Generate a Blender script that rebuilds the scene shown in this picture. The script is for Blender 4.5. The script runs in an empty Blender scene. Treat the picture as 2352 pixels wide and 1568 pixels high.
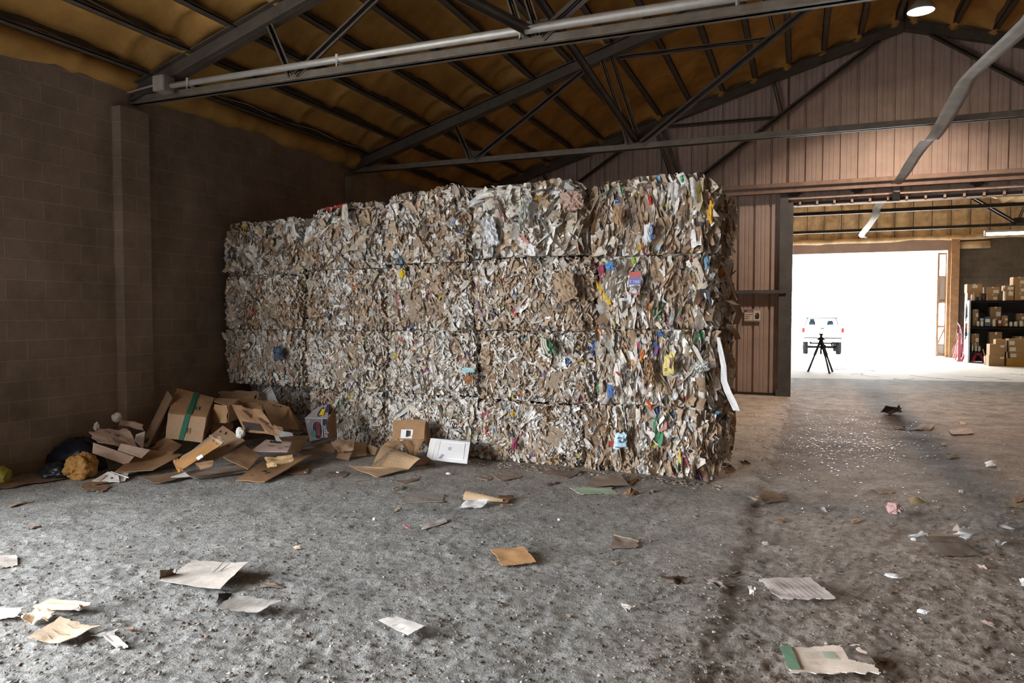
import bpy, bmesh, math, random
import numpy as np
from mathutils import Vector, Matrix

C = bpy.context.scene.collection
sc = bpy.context.scene
PI = math.pi

# ------------------------------------------------------------------ camera
IMG_W, IMG_H, FPX, CAM_H = 2352, 1568, 1650.0, 1.65
_d = np.array([1835.0 - IMG_W/2, -(717.0 - IMG_H/2), -FPX]); _d /= np.linalg.norm(_d)   # +Y of the shed seen from the lens
_n = math.hypot(_d[1], _d[2]); _up = np.array([0.0, -_d[2]/_n, _d[1]/_n])
_rt = np.cross(_d, _up)
ROT = np.array([_rt, _d, _up])                      # world = ROT @ camera
cam_data = bpy.data.cameras.new('camera'); cam = bpy.data.objects.new('camera', cam_data); C.objects.link(cam)
M = Matrix(ROT.tolist()).to_4x4(); M.translation = Vector((0, 0, CAM_H)); cam.matrix_world = M
cam_data.sensor_width = 36.0; cam_data.lens = FPX/IMG_W*36.0; cam_data.clip_start = 0.05; cam_data.clip_end = 500
sc.camera = cam

# ------------------------------------------------------------------ sky, daylight openings, exposure
SKY = 12.0
LAMP_W = 110.0
DOOR_Y0, DOOR_Y1, DOOR_Z = -6.2, 2.1, 4.0           # the open loading door in the block wall
w = bpy.data.worlds.new('overcast_sky'); sc.world = w; w.use_nodes = True
bg = w.node_tree.nodes['Background']; bg.inputs['Color'].default_value = (0.955, 0.98, 1.0, 1); bg.inputs['Strength'].default_value = SKY

def portal(name, loc, rot, sx, sy):
    l = bpy.data.lights.new(name, 'AREA'); l.shape = 'RECTANGLE'; l.size = sx; l.size_y = sy; l.cycles.is_portal = True
    o = bpy.data.objects.new(name, l); C.objects.link(o); o.location = loc; o.rotation_euler = rot
portal('daylight_loading_door', (-7.32, (DOOR_Y0+DOOR_Y1)/2, DOOR_Z/2), (PI/2, 0, -PI/2), DOOR_Y1-DOOR_Y0, DOOR_Z)
portal('daylight_far_door', (2.3, 30.75, 1.95), (-PI/2, 0, 0), 5.2, 3.9)

vs = sc.view_settings
vs.view_transform = 'Standard'; vs.look = 'None'; vs.gamma = 1.0; vs.exposure = 1.2; vs.use_curve_mapping = False

# ------------------------------------------------------------------ helpers
def P(x, y, z=None, X=None, Y=None):
    """point of the shed seen at a photo pixel, on the floor height z, the plane X or the plane Y"""
    v = np.array([x - IMG_W/2, -(y - IMG_H/2), -FPX]); r = ROT @ v; o = np.array([0, 0, CAM_H])
    if z is not None: t = (z - o[2])/r[2]
    elif X is not None: t = (X - o[0])/r[0]
    else: t = (Y - o[1])/r[1]
    return o + t*r

def tag(o, label=None, cat=None, group=None, kind=None):
    if label: o['label'] = label
    if cat: o['category'] = cat
    if group: o['group'] = group
    if kind: o['kind'] = kind
    return o

def wloc(o):
    v = Vector((0, 0, 0))
    while o: v += o.location; o = o.parent
    return np.array(v)

def thing(name, label, cat, loc=(0, 0, 0), group=None):
    o = bpy.data.objects.new(name, None); o.empty_display_size = 0.1; C.objects.link(o); o.location = Vector([float(c) for c in loc])
    return tag(o, label, cat, group)

def mesh_obj(name, V, F, mat=None, parent=None, col=None, smooth=False, local=False, base=True):
    V = np.asarray(V, dtype=np.float64); F = np.asarray(F, dtype=np.int64) if not isinstance(F, list) else F
    if parent is not None:
        org = np.zeros(3) if local else wloc(parent); loc = np.zeros(3)
    elif base and not local:
        org = np.array([(V[:, 0].min()+V[:, 0].max())/2, (V[:, 1].min()+V[:, 1].max())/2, V[:, 2].min()]); loc = org
    else:
        org = np.zeros(3); loc = np.zeros(3)
    V = V - org
    me = bpy.data.meshes.new(name)
    if isinstance(F, list):
        me.from_pydata(V.tolist(), [], [list(map(int, f)) for f in F])
    else:
        n = len(F); k = F.shape[1]
        me.vertices.add(len(V)); me.vertices.foreach_set('co', V.astype(np.float32).ravel())
        me.loops.add(n*k); me.loops.foreach_set('vertex_index', F.astype(np.int32).ravel())
        me.polygons.add(n); me.polygons.foreach_set('loop_start', np.arange(0, n*k, k, dtype=np.int32))
        me.update(calc_edges=True); me.validate()
    if col is not None:
        a = me.color_attributes.new('Col', 'FLOAT_COLOR', 'POINT')
        c4 = np.ones((len(V), 4), dtype=np.float32); c4[:, :3] = col; a.data.foreach_set('color', c4.ravel())
    if smooth: me.polygons.foreach_set('use_smooth', np.ones(len(me.polygons), dtype=bool))
    if mat: me.materials.append(mat)
    o = bpy.data.objects.new(name, me); C.objects.link(o); o.location = Vector(loc.tolist())
    if parent is not None: o.parent = parent
    return o

class MB:
    def __init__(s): s.V = []; s.F = []
    def add(s, V, F):
        n = len(s.V); s.V += [tuple(map(float, v)) for v in V]; s.F += [[n+i for i in f] for f in F]; return s
    def box(s, c, size, rot=None):
        c = np.array(c, float); h = np.array(size, float)/2
        L = np.array([(-1,-1,-1),(1,-1,-1),(1,1,-1),(-1,1,-1),(-1,-1,1),(1,-1,1),(1,1,1),(-1,1,1)], float)*h
        if rot is not None: L = L @ np.array(rot).T
        return s.add(L + c, [(0,3,2,1),(4,5,6,7),(0,1,5,4),(1,2,6,5),(2,3,7,6),(3,0,4,7)])
    def mm(s, a, b):
        a = np.array(a, float); b = np.array(b, float); return s.box((a+b)/2, abs(b-a))
    def bar(s, p0, p1, w, h, up=(0, 0, 1)):
        p0 = np.array(p0, float); p1 = np.array(p1, float); d = p1-p0; L = np.linalg.norm(d); d /= L
        sd = np.cross(d, up); sd /= np.linalg.norm(sd); u = np.cross(sd, d)
        return s.box((p0+p1)/2, (L, w, h), np.stack([d, sd, u], 1))
    def tube(s, pts, r, n=10):
        pts = [np.array(p, float) for p in pts]; m = len(pts); rr = r if hasattr(r, '__len__') else [r]*m
        V = []; prev = None
        for i, p in enumerate(pts):
            d = pts[min(i+1, m-1)] - pts[max(i-1, 0)]; d /= max(np.linalg.norm(d), 1e-9)
            a = prev if prev is not None else (np.array([0, 0, 1.0]) if abs(d[2]) < .9 else np.array([1.0, 0, 0]))
            sd = np.cross(d, a); sd /= np.linalg.norm(sd); u = np.cross(sd, d); prev = u
            V += [p + rr[i]*(math.cos(2*PI*k/n)*sd + math.sin(2*PI*k/n)*u) for k in range(n)]
        F = [(i*n+k, i*n+(k+1) % n, (i+1)*n+(k+1) % n, (i+1)*n+k) for i in range(m-1) for k in range(n)]
        F += [tuple(range(n))[::-1], tuple(range((m-1)*n, m*n))]
        return s.add(V, F)
    def lathe(s, prof, c=(0, 0, 0), n=20, rot=None, open_start=False):
        V = []
        for r, z in prof: V += [(r*math.cos(2*PI*k/n), r*math.sin(2*PI*k/n), z) for k in range(n)]
        V = np.array(V)
        if rot is not None: V = V @ np.array(rot).T
        m = len(prof); F = [(i*n+k, i*n+(k+1) % n, (i+1)*n+(k+1) % n, (i+1)*n+k) for i in range(m-1) for k in range(n)]
        if prof[0][0] > 1e-4 and not open_start: F.append(tuple(range(n))[::-1])
        if prof[-1][0] > 1e-4: F.append(tuple(range((m-1)*n, m*n)))
        return s.add(V + np.array(c, float), F)
    def poly(s, pts, th=None, nrm=None):
        pts = [np.array(p, float) for p in pts]; n = len(pts)
        if th is None: return s.add(pts, [tuple(range(n))])
        if nrm is None:
            nrm = np.cross(pts[1]-pts[0], pts[2]-pts[0]); nrm /= np.linalg.norm(nrm)
        nrm = np.array(nrm, float)
        V = pts + [p - nrm*th for p in pts]
        return s.add(V, [tuple(range(n)), tuple(range(n, 2*n))[::-1]] + [(i, i+n, (i+1) % n+n, (i+1) % n) for i in range(n)])
    def sheet(s, G, th):
        """closed sheet of thickness th over a grid of points G[n][m]"""
        G = np.array(G, float); n, m, _ = G.shape
        du = np.gradient(G, axis=0); dv = np.gradient(G, axis=1); N = np.cross(du, dv); N /= np.maximum(np.linalg.norm(N, axis=2, keepdims=True), 1e-9)
        V = np.concatenate([(G + N*th/2).reshape(-1, 3), (G - N*th/2).reshape(-1, 3)]); o = n*m
        F = []
        for i in range(n-1):
            for j in range(m-1):
                a = i*m+j; F += [(a, a+m, a+m+1, a+1), (o+a, o+a+1, o+a+m+1, o+a+m)]
        ring = [i*m for i in range(n)] + [(n-1)*m+j for j in range(1, m)] + [i*m+m-1 for i in range(n-2, -1, -1)] + [j for j in range(m-2, 0, -1)]
        F += [(ring[k], o+ring[k], o+ring[(k+1) % len(ring)], ring[(k+1) % len(ring)]) for k in range(len(ring))]
        return s.add(V, F)
    def build(s, name, mat, parent=None, smooth=False):
        o = mesh_obj(name, s.V, s.F, mat, parent, smooth=smooth)
        bm = bmesh.new(); bm.from_mesh(o.data); bmesh.ops.recalc_face_normals(bm, faces=bm.faces); bm.to_mesh(o.data); bm.free()
        return o

def lettering(name, body, size, mat_, m4, parent, align='CENTER'):
    cu = bpy.data.curves.new(name, 'FONT'); cu.body = body; cu.size = size; cu.align_x = align; cu.align_y = 'CENTER'; cu.extrude = 0.0004
    t = bpy.data.objects.new(name+'_curve', cu); C.objects.link(t); dg = bpy.context.evaluated_depsgraph_get()
    me = bpy.data.meshes.new_from_object(t.evaluated_get(dg)); bpy.data.objects.remove(t); bpy.data.curves.remove(cu)
    me.materials.clear(); me.materials.append(mat_); me.transform(m4)
    o = bpy.data.objects.new(name, me); C.objects.link(o); o.parent = parent
    return o
def text(body, name, origin, ux, uy, size, mat_, parent, align='CENTER', lift=0.002):
    """flat lettering lying on a surface: ux reading direction, uy up direction of the letters"""
    ux = np.array(ux, float); ux /= np.linalg.norm(ux); uy = np.array(uy, float); uy -= ux*(ux @ uy); uy /= np.linalg.norm(uy); uz = np.cross(ux, uy)
    m = Matrix(np.stack([ux, uy, uz], 1).tolist()).to_4x4(); pos = np.array(origin, float) + uz*lift
    m.translation = Vector((pos - wloc(parent)).tolist())
    return lettering(name, body, size, mat_, m, parent, align)

# value noise
_rs = np.random.RandomState(7); _T = _rs.rand(256, 256); _T3 = _rs.rand(64, 64, 64)
def noise2(x, y):
    xi = np.floor(x).astype(int); yi = np.floor(y).astype(int); fx = x-xi; fy = y-yi; fx = fx*fx*(3-2*fx); fy = fy*fy*(3-2*fy)
    g = lambda a, b: _T[a % 256, b % 256]
    return (g(xi, yi)*(1-fx)+g(xi+1, yi)*fx)*(1-fy) + (g(xi, yi+1)*(1-fx)+g(xi+1, yi+1)*fx)*fy - .5
def noise3(p):
    i = np.floor(p).astype(int); f = p-i; f = f*f*(3-2*f); out = 0
    for dx in (0, 1):
        for dy in (0, 1):
            for dz in (0, 1):
                wgt = (f[..., 0] if dx else 1-f[..., 0])*(f[..., 1] if dy else 1-f[..., 1])*(f[..., 2] if dz else 1-f[..., 2])
                out = out + wgt*_T3[(i[..., 0]+dx) % 64, (i[..., 1]+dy) % 64, (i[..., 2]+dz) % 64]
    return out - .5

# ------------------------------------------------------------------ materials
def lin(r, g, b): return tuple(((c/255)/12.92 if c/255 <= .04045 else ((c/255+.055)/1.055)**2.4) for c in (r, g, b))

def mat(name, col, rough=.7, vary=.0, scale=6.0, bump=0.0, bscale=40.0, metal=0.0, emit=None, spec=.3, col2=None):
    m = bpy.data.materials.new(name); m.use_nodes = True; nt = m.node_tree; b = nt.nodes['Principled BSDF']
    b.inputs['Base Color'].default_value = (*col, 1); b.inputs['Roughness'].default_value = rough; b.inputs['Metallic'].default_value = metal
    b.inputs['Specular IOR Level'].default_value = spec
    if emit: b.inputs['Emission Color'].default_value = (*emit[:3], 1); b.inputs['Emission Strength'].default_value = emit[3]
    tc = None
    if vary or bump:
        tc = nt.nodes.new('ShaderNodeTexCoord')
    if vary:
        nz = nt.nodes.new('ShaderNodeTexNoise'); nz.inputs['Scale'].default_value = scale; nz.inputs['Detail'].default_value = 6; nz.inputs['Roughness'].default_value = .65
        nt.links.new(tc.outputs['Object'], nz.inputs['Vector'])
        r = nt.nodes.new('ShaderNodeValToRGB'); r.color_ramp.elements[0].position = .32; r.color_ramp.elements[1].position = .70
        c2 = col2 or tuple(max(0, c*(1-vary)) for c in col)
        r.color_ramp.elements[0].color = (*c2, 1); r.color_ramp.elements[1].color = (*[min(1, c*(1+vary*.4)) for c in col], 1)
        nt.links.new(nz.outputs['Fac'], r.inputs['Fac']); nt.links.new(r.outputs['Color'], b.inputs['Base Color'])
    if bump:
        n2 = nt.nodes.new('ShaderNodeTexNoise'); n2.inputs['Scale'].default_value = bscale; n2.inputs['Detail'].default_value = 5
        nt.links.new(tc.outputs['Object'], n2.inputs['Vector'])
        bp = nt.nodes.new('ShaderNodeBump'); bp.inputs['Strength'].default_value = bump; bp.inputs['Distance'].default_value = .02
        nt.links.new(n2.outputs['Fac'], bp.inputs['Height']); nt.links.new(bp.outputs['Normal'], b.inputs['Normal'])
    return m

def block_mat(name, axis, c1, c2, mortar, off=(0.0, 0.0)):
    m = bpy.data.materials.new(name); m.use_nodes = True; nt = m.node_tree; b = nt.nodes['Principled BSDF']; N = nt.nodes.new; L = nt.links.new
    tc = N('ShaderNodeTexCoord'); sp = N('ShaderNodeSeparateXYZ'); L(tc.outputs['Object'], sp.inputs[0])
    cb = N('ShaderNodeCombineXYZ')
    def sh(out, v, inp):
        a = N('ShaderNodeMath'); a.operation = 'ADD'; a.inputs[1].default_value = v; L(out, a.inputs[0]); L(a.outputs[0], inp)
    sh(sp.outputs[axis], off[0], cb.inputs[0]); sh(sp.outputs[2], off[1], cb.inputs[1])
    br = N('ShaderNodeTexBrick'); br.offset = .5; br.inputs['Scale'].default_value = 1; br.inputs['Brick Width'].default_value = .4064; br.inputs['Row Height'].default_value = .2032
    br.inputs['Mortar Size'].default_value = .006; br.inputs['Mortar Smooth'].default_value = .3; br.inputs['Bias'].default_value = 0
    br.inputs['Color1'].default_value = (*c1, 1); br.inputs['Color2'].default_value = (*c2, 1); br.inputs['Mortar'].default_value = (*mortar, 1)
    L(cb.outputs[0], br.inputs['Vector'])
    nz = N('ShaderNodeTexNoise'); nz.inputs['Scale'].default_value = 1.3; nz.inputs['Detail'].default_value = 8; nz.inputs['Roughness'].default_value = .7; L(tc.outputs['Object'], nz.inputs['Vector'])
    mr = N('ShaderNodeMapRange'); mr.inputs[1].default_value = .3; mr.inputs[2].default_value = .75; mr.inputs[3].default_value = .6; mr.inputs[4].default_value = 1.25; L(nz.outputs['Fac'], mr.inputs[0])
    mx = N('ShaderNodeMix'); mx.data_type = 'RGBA'; mx.blend_type = 'MULTIPLY'; mx.inputs[0].default_value = 1
    L(br.outputs['Color'], mx.inputs[6]); L(mr.outputs[0], mx.inputs[7]); L(mx.outputs[2], b.inputs['Base Color'])
    b.inputs['Roughness'].default_value = .9; b.inputs['Specular IOR Level'].default_value = .15
    n2 = N('ShaderNodeTexNoise'); n2.inputs['Scale'].default_value = 60; n2.inputs['Detail'].default_value = 4; L(tc.outputs['Object'], n2.inputs['Vector'])
    iv = N('ShaderNodeMath'); iv.operation = 'MULTIPLY_ADD'; iv.inputs[1].default_value = -1.2; L(br.outputs['Fac'], iv.inputs[0]); L(n2.outputs['Fac'], iv.inputs[2])
    bp = N('ShaderNodeBump'); bp.inputs['Strength'].default_value = .5; bp.inputs['Distance'].default_value = .008; L(iv.outputs[0], bp.inputs['Height']); L(bp.outputs['Normal'], b.inputs['Normal'])
    return m

def paper_mat(name):
    m = bpy.data.materials.new(name); m.use_nodes = True; nt = m.node_tree; b = nt.nodes['Principled BSDF']; N = nt.nodes.new; L = nt.links.new
    at = N('ShaderNodeAttribute'); at.attribute_name = 'Col'
    tc = N('ShaderNodeTexCoord'); nz = N('ShaderNodeTexNoise'); nz.inputs['Scale'].default_value = 30; nz.inputs['Detail'].default_value = 4; L(tc.outputs['Object'], nz.inputs['Vector'])
    mr = N('ShaderNodeMapRange'); mr.inputs[1].default_value = .3; mr.inputs[2].default_value = .7; mr.inputs[3].default_value = .7; mr.inputs[4].default_value = 1.15; L(nz.outputs['Fac'], mr.inputs[0])
    mx = N('ShaderNodeMix'); mx.data_type = 'RGBA'; mx.blend_type = 'MULTIPLY'; mx.inputs[0].default_value = 1
    L(at.outputs['Color'], mx.inputs[6]); L(mr.outputs[0], mx.inputs[7]); L(mx.outputs[2], b.inputs['Base Color'])
    b.inputs['Roughness'].default_value = .75; b.inputs['Specular IOR Level'].default_value = .25
    return m

def card_mat(name, col, rough=.8, dirt=None, amount=.5, scale=5):
    """cardboard: faint corrugation lines, blotches of ground-in dirt"""
    m = bpy.data.materials.new(name); m.use_nodes = True; nt = m.node_tree; b = nt.nodes['Principled BSDF']; N = nt.nodes.new; L = nt.links.new
    tc = N('ShaderNodeTexCoord'); nz = N('ShaderNodeTexNoise'); nz.inputs['Scale'].default_value = scale; nz.inputs['Detail'].default_value = 8; nz.inputs['Roughness'].default_value = .7; L(tc.outputs['Object'], nz.inputs['Vector'])
    r = N('ShaderNodeValToRGB'); r.color_ramp.elements[0].position = .38; r.color_ramp.elements[1].position = .38 + .28
    d = dirt or tuple(c*.55 for c in col)
    r.color_ramp.elements[0].color = (*[c*(1-amount)+e*amount for c, e in zip(col, d)], 1); r.color_ramp.elements[1].color = (*col, 1)
    L(nz.outputs['Fac'], r.inputs['Fac']); L(r.outputs['Color'], b.inputs['Base Color'])
    n2 = N('ShaderNodeTexNoise'); n2.inputs['Scale'].default_value = 25; n2.inputs['Detail'].default_value = 5; L(tc.outputs['Object'], n2.inputs['Vector'])
    bp = N('ShaderNodeBump'); bp.inputs['Strength'].default_value = .25; bp.inputs['Distance'].default_value = .01; L(n2.outputs['Fac'], bp.inputs['Height']); L(bp.outputs['Normal'], b.inputs['Normal'])
    b.inputs['Roughness'].default_value = rough; b.inputs['Specular IOR Level'].default_value = .2
    return m

def floor_mat():
    m = bpy.data.materials.new('gritty_concrete'); m.use_nodes = True; nt = m.node_tree; b = nt.nodes['Principled BSDF']; N = nt.nodes.new; L = nt.links.new
    tc = N('ShaderNodeTexCoord'); O = tc.outputs['Object']
    def noise(s, d=5, r=.6):
        n = N('ShaderNodeTexNoise'); n.inputs['Scale'].default_value = s; n.inputs['Detail'].default_value = d; n.inputs['Roughness'].default_value = r; L(O, n.inputs['Vector']); return n.outputs['Fac']
    def ramp(f, stops):
        r = N('ShaderNodeValToRGB'); e = r.color_ramp.elements
        e[0].position, e[0].color = stops[0][0], (*stops[0][1], 1); e[1].position, e[1].color = stops[-1][0], (*stops[-1][1], 1)
        for p, c in stops[1:-1]: k = e.new(p); k.color = (*c, 1)
        L(f, r.inputs['Fac']); return r.outputs['Color']
    def mix(f, a, c, mode='MIX'):
        x = N('ShaderNodeMix'); x.data_type = 'RGBA'; x.blend_type = mode
        if isinstance(f, float): x.inputs[0].default_value = f
        else: L(f, x.inputs[0])
        L(a, x.inputs[6]); L(c, x.inputs[7]); return x.outputs[2]
    def rng(f, a, c, lo, hi):
        r = N('ShaderNodeMapRange'); r.inputs[1].default_value = a; r.inputs[2].default_value = c; r.inputs[3].default_value = lo; r.inputs[4].default_value = hi; L(f, r.inputs[0]); return r.outputs[0]
    def math2(op, a, c):
        x = N('ShaderNodeMath'); x.operation = op
        for i, v in enumerate((a, c)):
            if isinstance(v, (int, float)): x.inputs[i].default_value = v
            else: L(v, x.inputs[i])
        return x.outputs[0]
    big = noise(.55, 5); mid = noise(3.5, 6); fine = noise(24, 6, .7); grit = noise(70, 3, .6)
    grey = ramp(mid, [(.3, GREY0), (.55, GREY1), (.75, GREY2)])
    brown = ramp(mid, [(.3, BRN0), (.5, BRN1), (.72, BRN2)])
    tan = ramp(mid, [(.35, TAN0), (.62, TAN1)])
    sp = N('ShaderNodeSeparateXYZ'); L(O, sp.inputs[0])
    wob = math2('MULTIPLY', math2('SUBTRACT', big, .5), 2.2)
    xw = math2('ADD', sp.outputs[0], wob); yw = math2('ADD', sp.outputs[1], wob)
    fb = math2('MAXIMUM', rng(xw, -1.2, .2, 0, 1), rng(yw, 5.2, 8.0, 0, 1))
    c = mix(fb, grey, brown)
    edge = math2('SUBTRACT', sp.outputs[0], math2('ADD', math2('MULTIPLY', sp.outputs[1], .019), -.43)); right = rng(math2('ADD', edge, math2('MULTIPLY', math2('SUBTRACT', mid, .5), .5)), -.05, .12, 0, 1)
    c = mix(math2('MULTIPLY', rng(yw, 6.5, 9.5, 0, 1), right), c, ramp(mid, [(.3, (.075, .055, .042)), (.5, (.13, .10, .08)), (.72, (.20, .165, .135))]))
    band = math2('MULTIPLY', rng(math2('ABSOLUTE', math2('ADD', edge, math2('MULTIPLY', math2('SUBTRACT', mid, .5), .6)), 0.), 0, .16, 1, 0), rng(noise(4.2, 5), .42, .58, 0, .9))
    c = mix(band, c, ramp(fine, [(.3, (.07, .045, .03)), (.7, (.15, .105, .075))]))
    c = mix(math2('MULTIPLY', rng(noise(2.1, 6, .7), .58, .72, 0, .38), rng(xw, -2.5, 0, .25, 1)), c, ramp(fine, [(.3, (.09, .06, .045)), (.7, (.19, .14, .11))]))
    c = mix(math2('MULTIPLY', rng(yw, 12.5, 16.5, 0, 1), right), c, tan)
    c = mix(1.0, c, ramp(fine, [(.30, (.42, .38, .35)), (.5, (1, 1, 1)), (.72, (1.28, 1.28, 1.26))]), 'MULTIPLY')
    chips = ramp(grit, [(.60, (0, 0, 0)), (.70, (1, 1, 1))])
    c = mix(math2('MULTIPLY', rng(grit, .66, .74, 0, 1), .30), c, ramp(noise(11), [(.35, (.30, .20, .14)), (.6, (.62, .60, .58))]))
    L(c, b.inputs['Base Color'])
    b.inputs['Roughness'].default_value = .78; b.inputs['Specular IOR Level'].default_value = .3
    h = math2('ADD', math2('MULTIPLY', fine, .8), math2('MULTIPLY', grit, .45))
    bp = N('ShaderNodeBump'); bp.inputs['Strength'].default_value = .7; bp.inputs['Distance'].default_value = .022; L(h, bp.inputs['Height']); L(bp.outputs['Normal'], b.inputs['Normal'])
    return m
GREY0, GREY1, GREY2 = (.22, .223, .22), (.335, .342, .34), (.42, .43, .428)
BRN0, BRN1, BRN2 = (.23, .195, .17), (.35, .305, .27), (.45, .405, .37)
TAN0, TAN1 = (.13, .10, .075), (.32, .27, .215)

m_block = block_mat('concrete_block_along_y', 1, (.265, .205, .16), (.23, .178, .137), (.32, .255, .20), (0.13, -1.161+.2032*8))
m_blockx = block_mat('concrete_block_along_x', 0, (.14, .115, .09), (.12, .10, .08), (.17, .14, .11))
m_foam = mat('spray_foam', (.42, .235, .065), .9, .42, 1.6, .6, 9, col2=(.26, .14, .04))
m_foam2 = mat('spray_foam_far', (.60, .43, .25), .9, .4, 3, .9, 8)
m_steel = mat('dark_painted_steel', (.085, .068, .055), .55, .35, 5, .1, 30)
m_steel_w = mat('worn_steel', (.15, .125, .10), .5, .35, 6, .1, 30)
m_beam = mat('red_oxide_steel', (.27, .185, .15), .6, .3, 5)
m_galv = mat('galvanised_conduit', (.40, .385, .36), .5, .15, 8, metal=.4)
m_siding = mat('tan_metal_siding', (.40, .31, .275), .5, .18, 2.5, .05, 8, spec=.4)
m_dark = mat('dark_paint', (.035, .032, .03), .6)
m_post = mat('grey_post_paint', (.10, .10, .105), .6, .3, 4)
m_paper = paper_mat('crushed_paper')
m_conc = mat('pale_concrete', (.70, .68, .64), .8, .18, 1.5, .3, 30)
m_ground = mat('gravel_yard', (.55, .53, .50), .95, .2, 1.0)
m_wood = mat('timber_frame', (.42, .24, .13), .7, .3, 6)
m_white = mat('white_paint', (.78, .78, .77), .5)
m_black = mat('black_plastic', (.018, .018, .02), .45)
m_floor = floor_mat()
# ------------------------------------------------------------------ the shed itself
WX, RX, RIDGE, EY, FY = -7.28, 10.70, 1.71, 15.15, 30.6      # block wall, right wall, ridge, end wall, far wall
BACK = -8.0
def zr(x): return 4.08 + .30*((x - WX) if x <= RIDGE else (2*RIDGE - x - WX))   # underside of the rafters
def zpurl(x): return zr(x) + .19                                                # underside of the purlins

def struct(o): o['kind'] = 'structure'; return o

b = MB()
for y0, y1, z0, z1 in ((BACK, DOOR_Y0, 0, 4.5), (DOOR_Y1, FY+.3, 0, 4.5), (DOOR_Y0, DOOR_Y1, DOOR_Z, 4.5)): b.mm((WX-.2, y0, z0-.05), (WX, y1, z1))
struct(mesh_obj('wall_left', b.V, b.F, m_block, base=False))
b = MB(); b.mm((WX-.01, 5.98, 0), (WX+.137, 6.36, 3.985)); struct(mesh_obj('wall_left_pilaster', b.V, b.F, m_block, base=False))
b = MB(); b.mm((WX-.01, 10.5, 0), (WX+.137, 10.9, 3.985)); struct(mesh_obj('wall_left_pilaster_rear', b.V, b.F, m_block, base=False))
b = MB(); b.mm((RX, BACK, -.05), (RX+.2, FY+.3, 4.6)); struct(mesh_obj('wall_right', b.V, b.F, m_block, base=False))
b = MB(); b.mm((WX-.2, BACK-.2, -.05), (RX+.2, BACK, 7.6)); struct(mesh_obj('wall_back', b.V, b.F, m_siding, base=False))

# foam ceiling: two lumpy slopes
PURL = [WX + .30 + .61*k for k in range(15)]; PURL_R = [2*RIDGE - x for x in PURL]
def ceiling_grid(side, y0, y1, dx, dy, seed):
    xs = np.arange(WX-.15, RIDGE+.001, dx); ys = np.arange(y0, y1+dy/2, dy)
    X, Y = np.meshgrid(xs, ys, indexing='ij')
    dd = np.min(np.abs(X[..., None] - np.array(PURL)), axis=2)
    ph = np.array([noise2(np.array([k*3.7+seed]), np.array([.5]))[0] for k in range(60)])
    droop = .10*np.exp(-(dd/.10)**2) + .05*np.exp(-(dd/.22)**2)
    bay = np.floor((X-WX-.30)/.61).astype(int)
    step = 1.48; off = ph[bay % 60]*.25; yy = (Y+off) % step; yd = np.minimum(yy, step-yy)
    droop = droop + .055*np.exp(-(yd/.07)**2)
    for ty in (15.15, 15.0, -2.65, 1.8, 6.25, 10.7): droop = droop + .13*np.exp(-((Y-ty)/.2)**2)
    droop = droop + .05*noise2(X*2.3+seed, Y*2.3) + .03*noise2(X*6+seed, Y*5) + .015*noise2(X*17, Y*14+seed)
    Z = 4.08 + .30*(X - WX) + .46 - droop
    if side > 0: X = 2*RIDGE - X
    V = np.stack([X, Y, Z], -1).reshape(-1, 3); n, m = X.shape
    a = (np.arange(n-1)[:, None]*m + np.arange(m-1)[None]).reshape(-1)
    return V, np.stack([a, a+1, a+m+1, a+m], 1)
Vs, Fs, o0 = [], [], 0
for side, y0, y1, dx, dy, sd in ((-1, BACK, 3, .12, .15, 3), (-1, 3, EY+.05, .05, .06, 11), (1, BACK, 6, .12, .15, 23), (1, 6, EY+.05, .06, .08, 29)):
    V, F = ceiling_grid(side, y0, y1, dx, dy, sd); Vs.append(V); Fs.append(F+o0); o0 += len(V)
struct(mesh_obj('ceiling', np.concatenate(Vs), np.concatenate(Fs), m_foam, smooth=True, base=False))
b = MB()                                             # outer roof sheet keeps the sky out
for s in (-1, 1):
    x0 = WX-.5 if s < 0 else RX+.5
    z0 = 4.08+.30*(-.5)+.62
    b.poly([(x0, BACK-.3, z0), (RIDGE, BACK-.3, zr(RIDGE)+.62), (RIDGE, FY+.4, zr(RIDGE)+.62), (x0, FY+.4, z0)], .05, (0, 0, 1))
struct(mesh_obj('roof_sheet', b.V, b.F, m_steel, base=False))

# foam bead running along the top of the block wall
pts, rad = [], []
for y in np.arange(BACK, EY, .09):
    pts.append((WX+.03+.05*noise2(np.array([y*1.9]), np.array([2.]))[0], y, 4.33+.05*noise2(np.array([y*1.1]), np.array([7.]))[0]))
    rad.append(.15+.06*noise2(np.array([y*2.7]), np.array([4.]))[0]+.05*noise2(np.array([y*7.1]), np.array([9.]))[0])
b = MB(); b.tube(pts, rad, 12); o = mesh_obj('trim_1', b.V, b.F, m_foam, smooth=True, base=False); struct(o)

# floor: dense near the lens, coarser with distance
def floor_h(x, y):
    edge = -.36 + .019*(y-3.5) + .05*noise2(y*1.7, y*0+3) + .03*noise2(y*6, y*0+8)
    s = 1/(1+np.exp(-(x-edge)/.035))
    h = -.020*s + .022*np.exp(-((x-edge)/.05)**2)*noise2(x*9, y*9) - .008*np.exp(-((x-edge-.03)/.04)**2)
    h = h - .004*np.exp(-((x+1.05-.01*(y-7)+.03*noise2(y*1.3,y*0+1))/.02)**2)*(y > 3.2)
    rough = .55 + .40*s
    near = np.clip((9-y)/6, 0.15, 1)
    h = h + rough*(.022*noise2(x*2.1, y*2.1) + near*(.016*noise2(x*8+5, y*8) + .040*np.maximum(noise2(x*21, y*21+9)-.05, 0) - .035*np.maximum(noise2(x*30+4, y*30)-.12, 0) + .016*noise2(x*43, y*43)))
    return h*np.clip((17.5-y)/2, .15, 1)
ys = [-2.0]
while ys[-1] < 19.4: ys.append(ys[-1] + max(.016, .0058*max(ys[-1], 0)) + (.10 if ys[-1] < 1.2 else 0))
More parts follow.
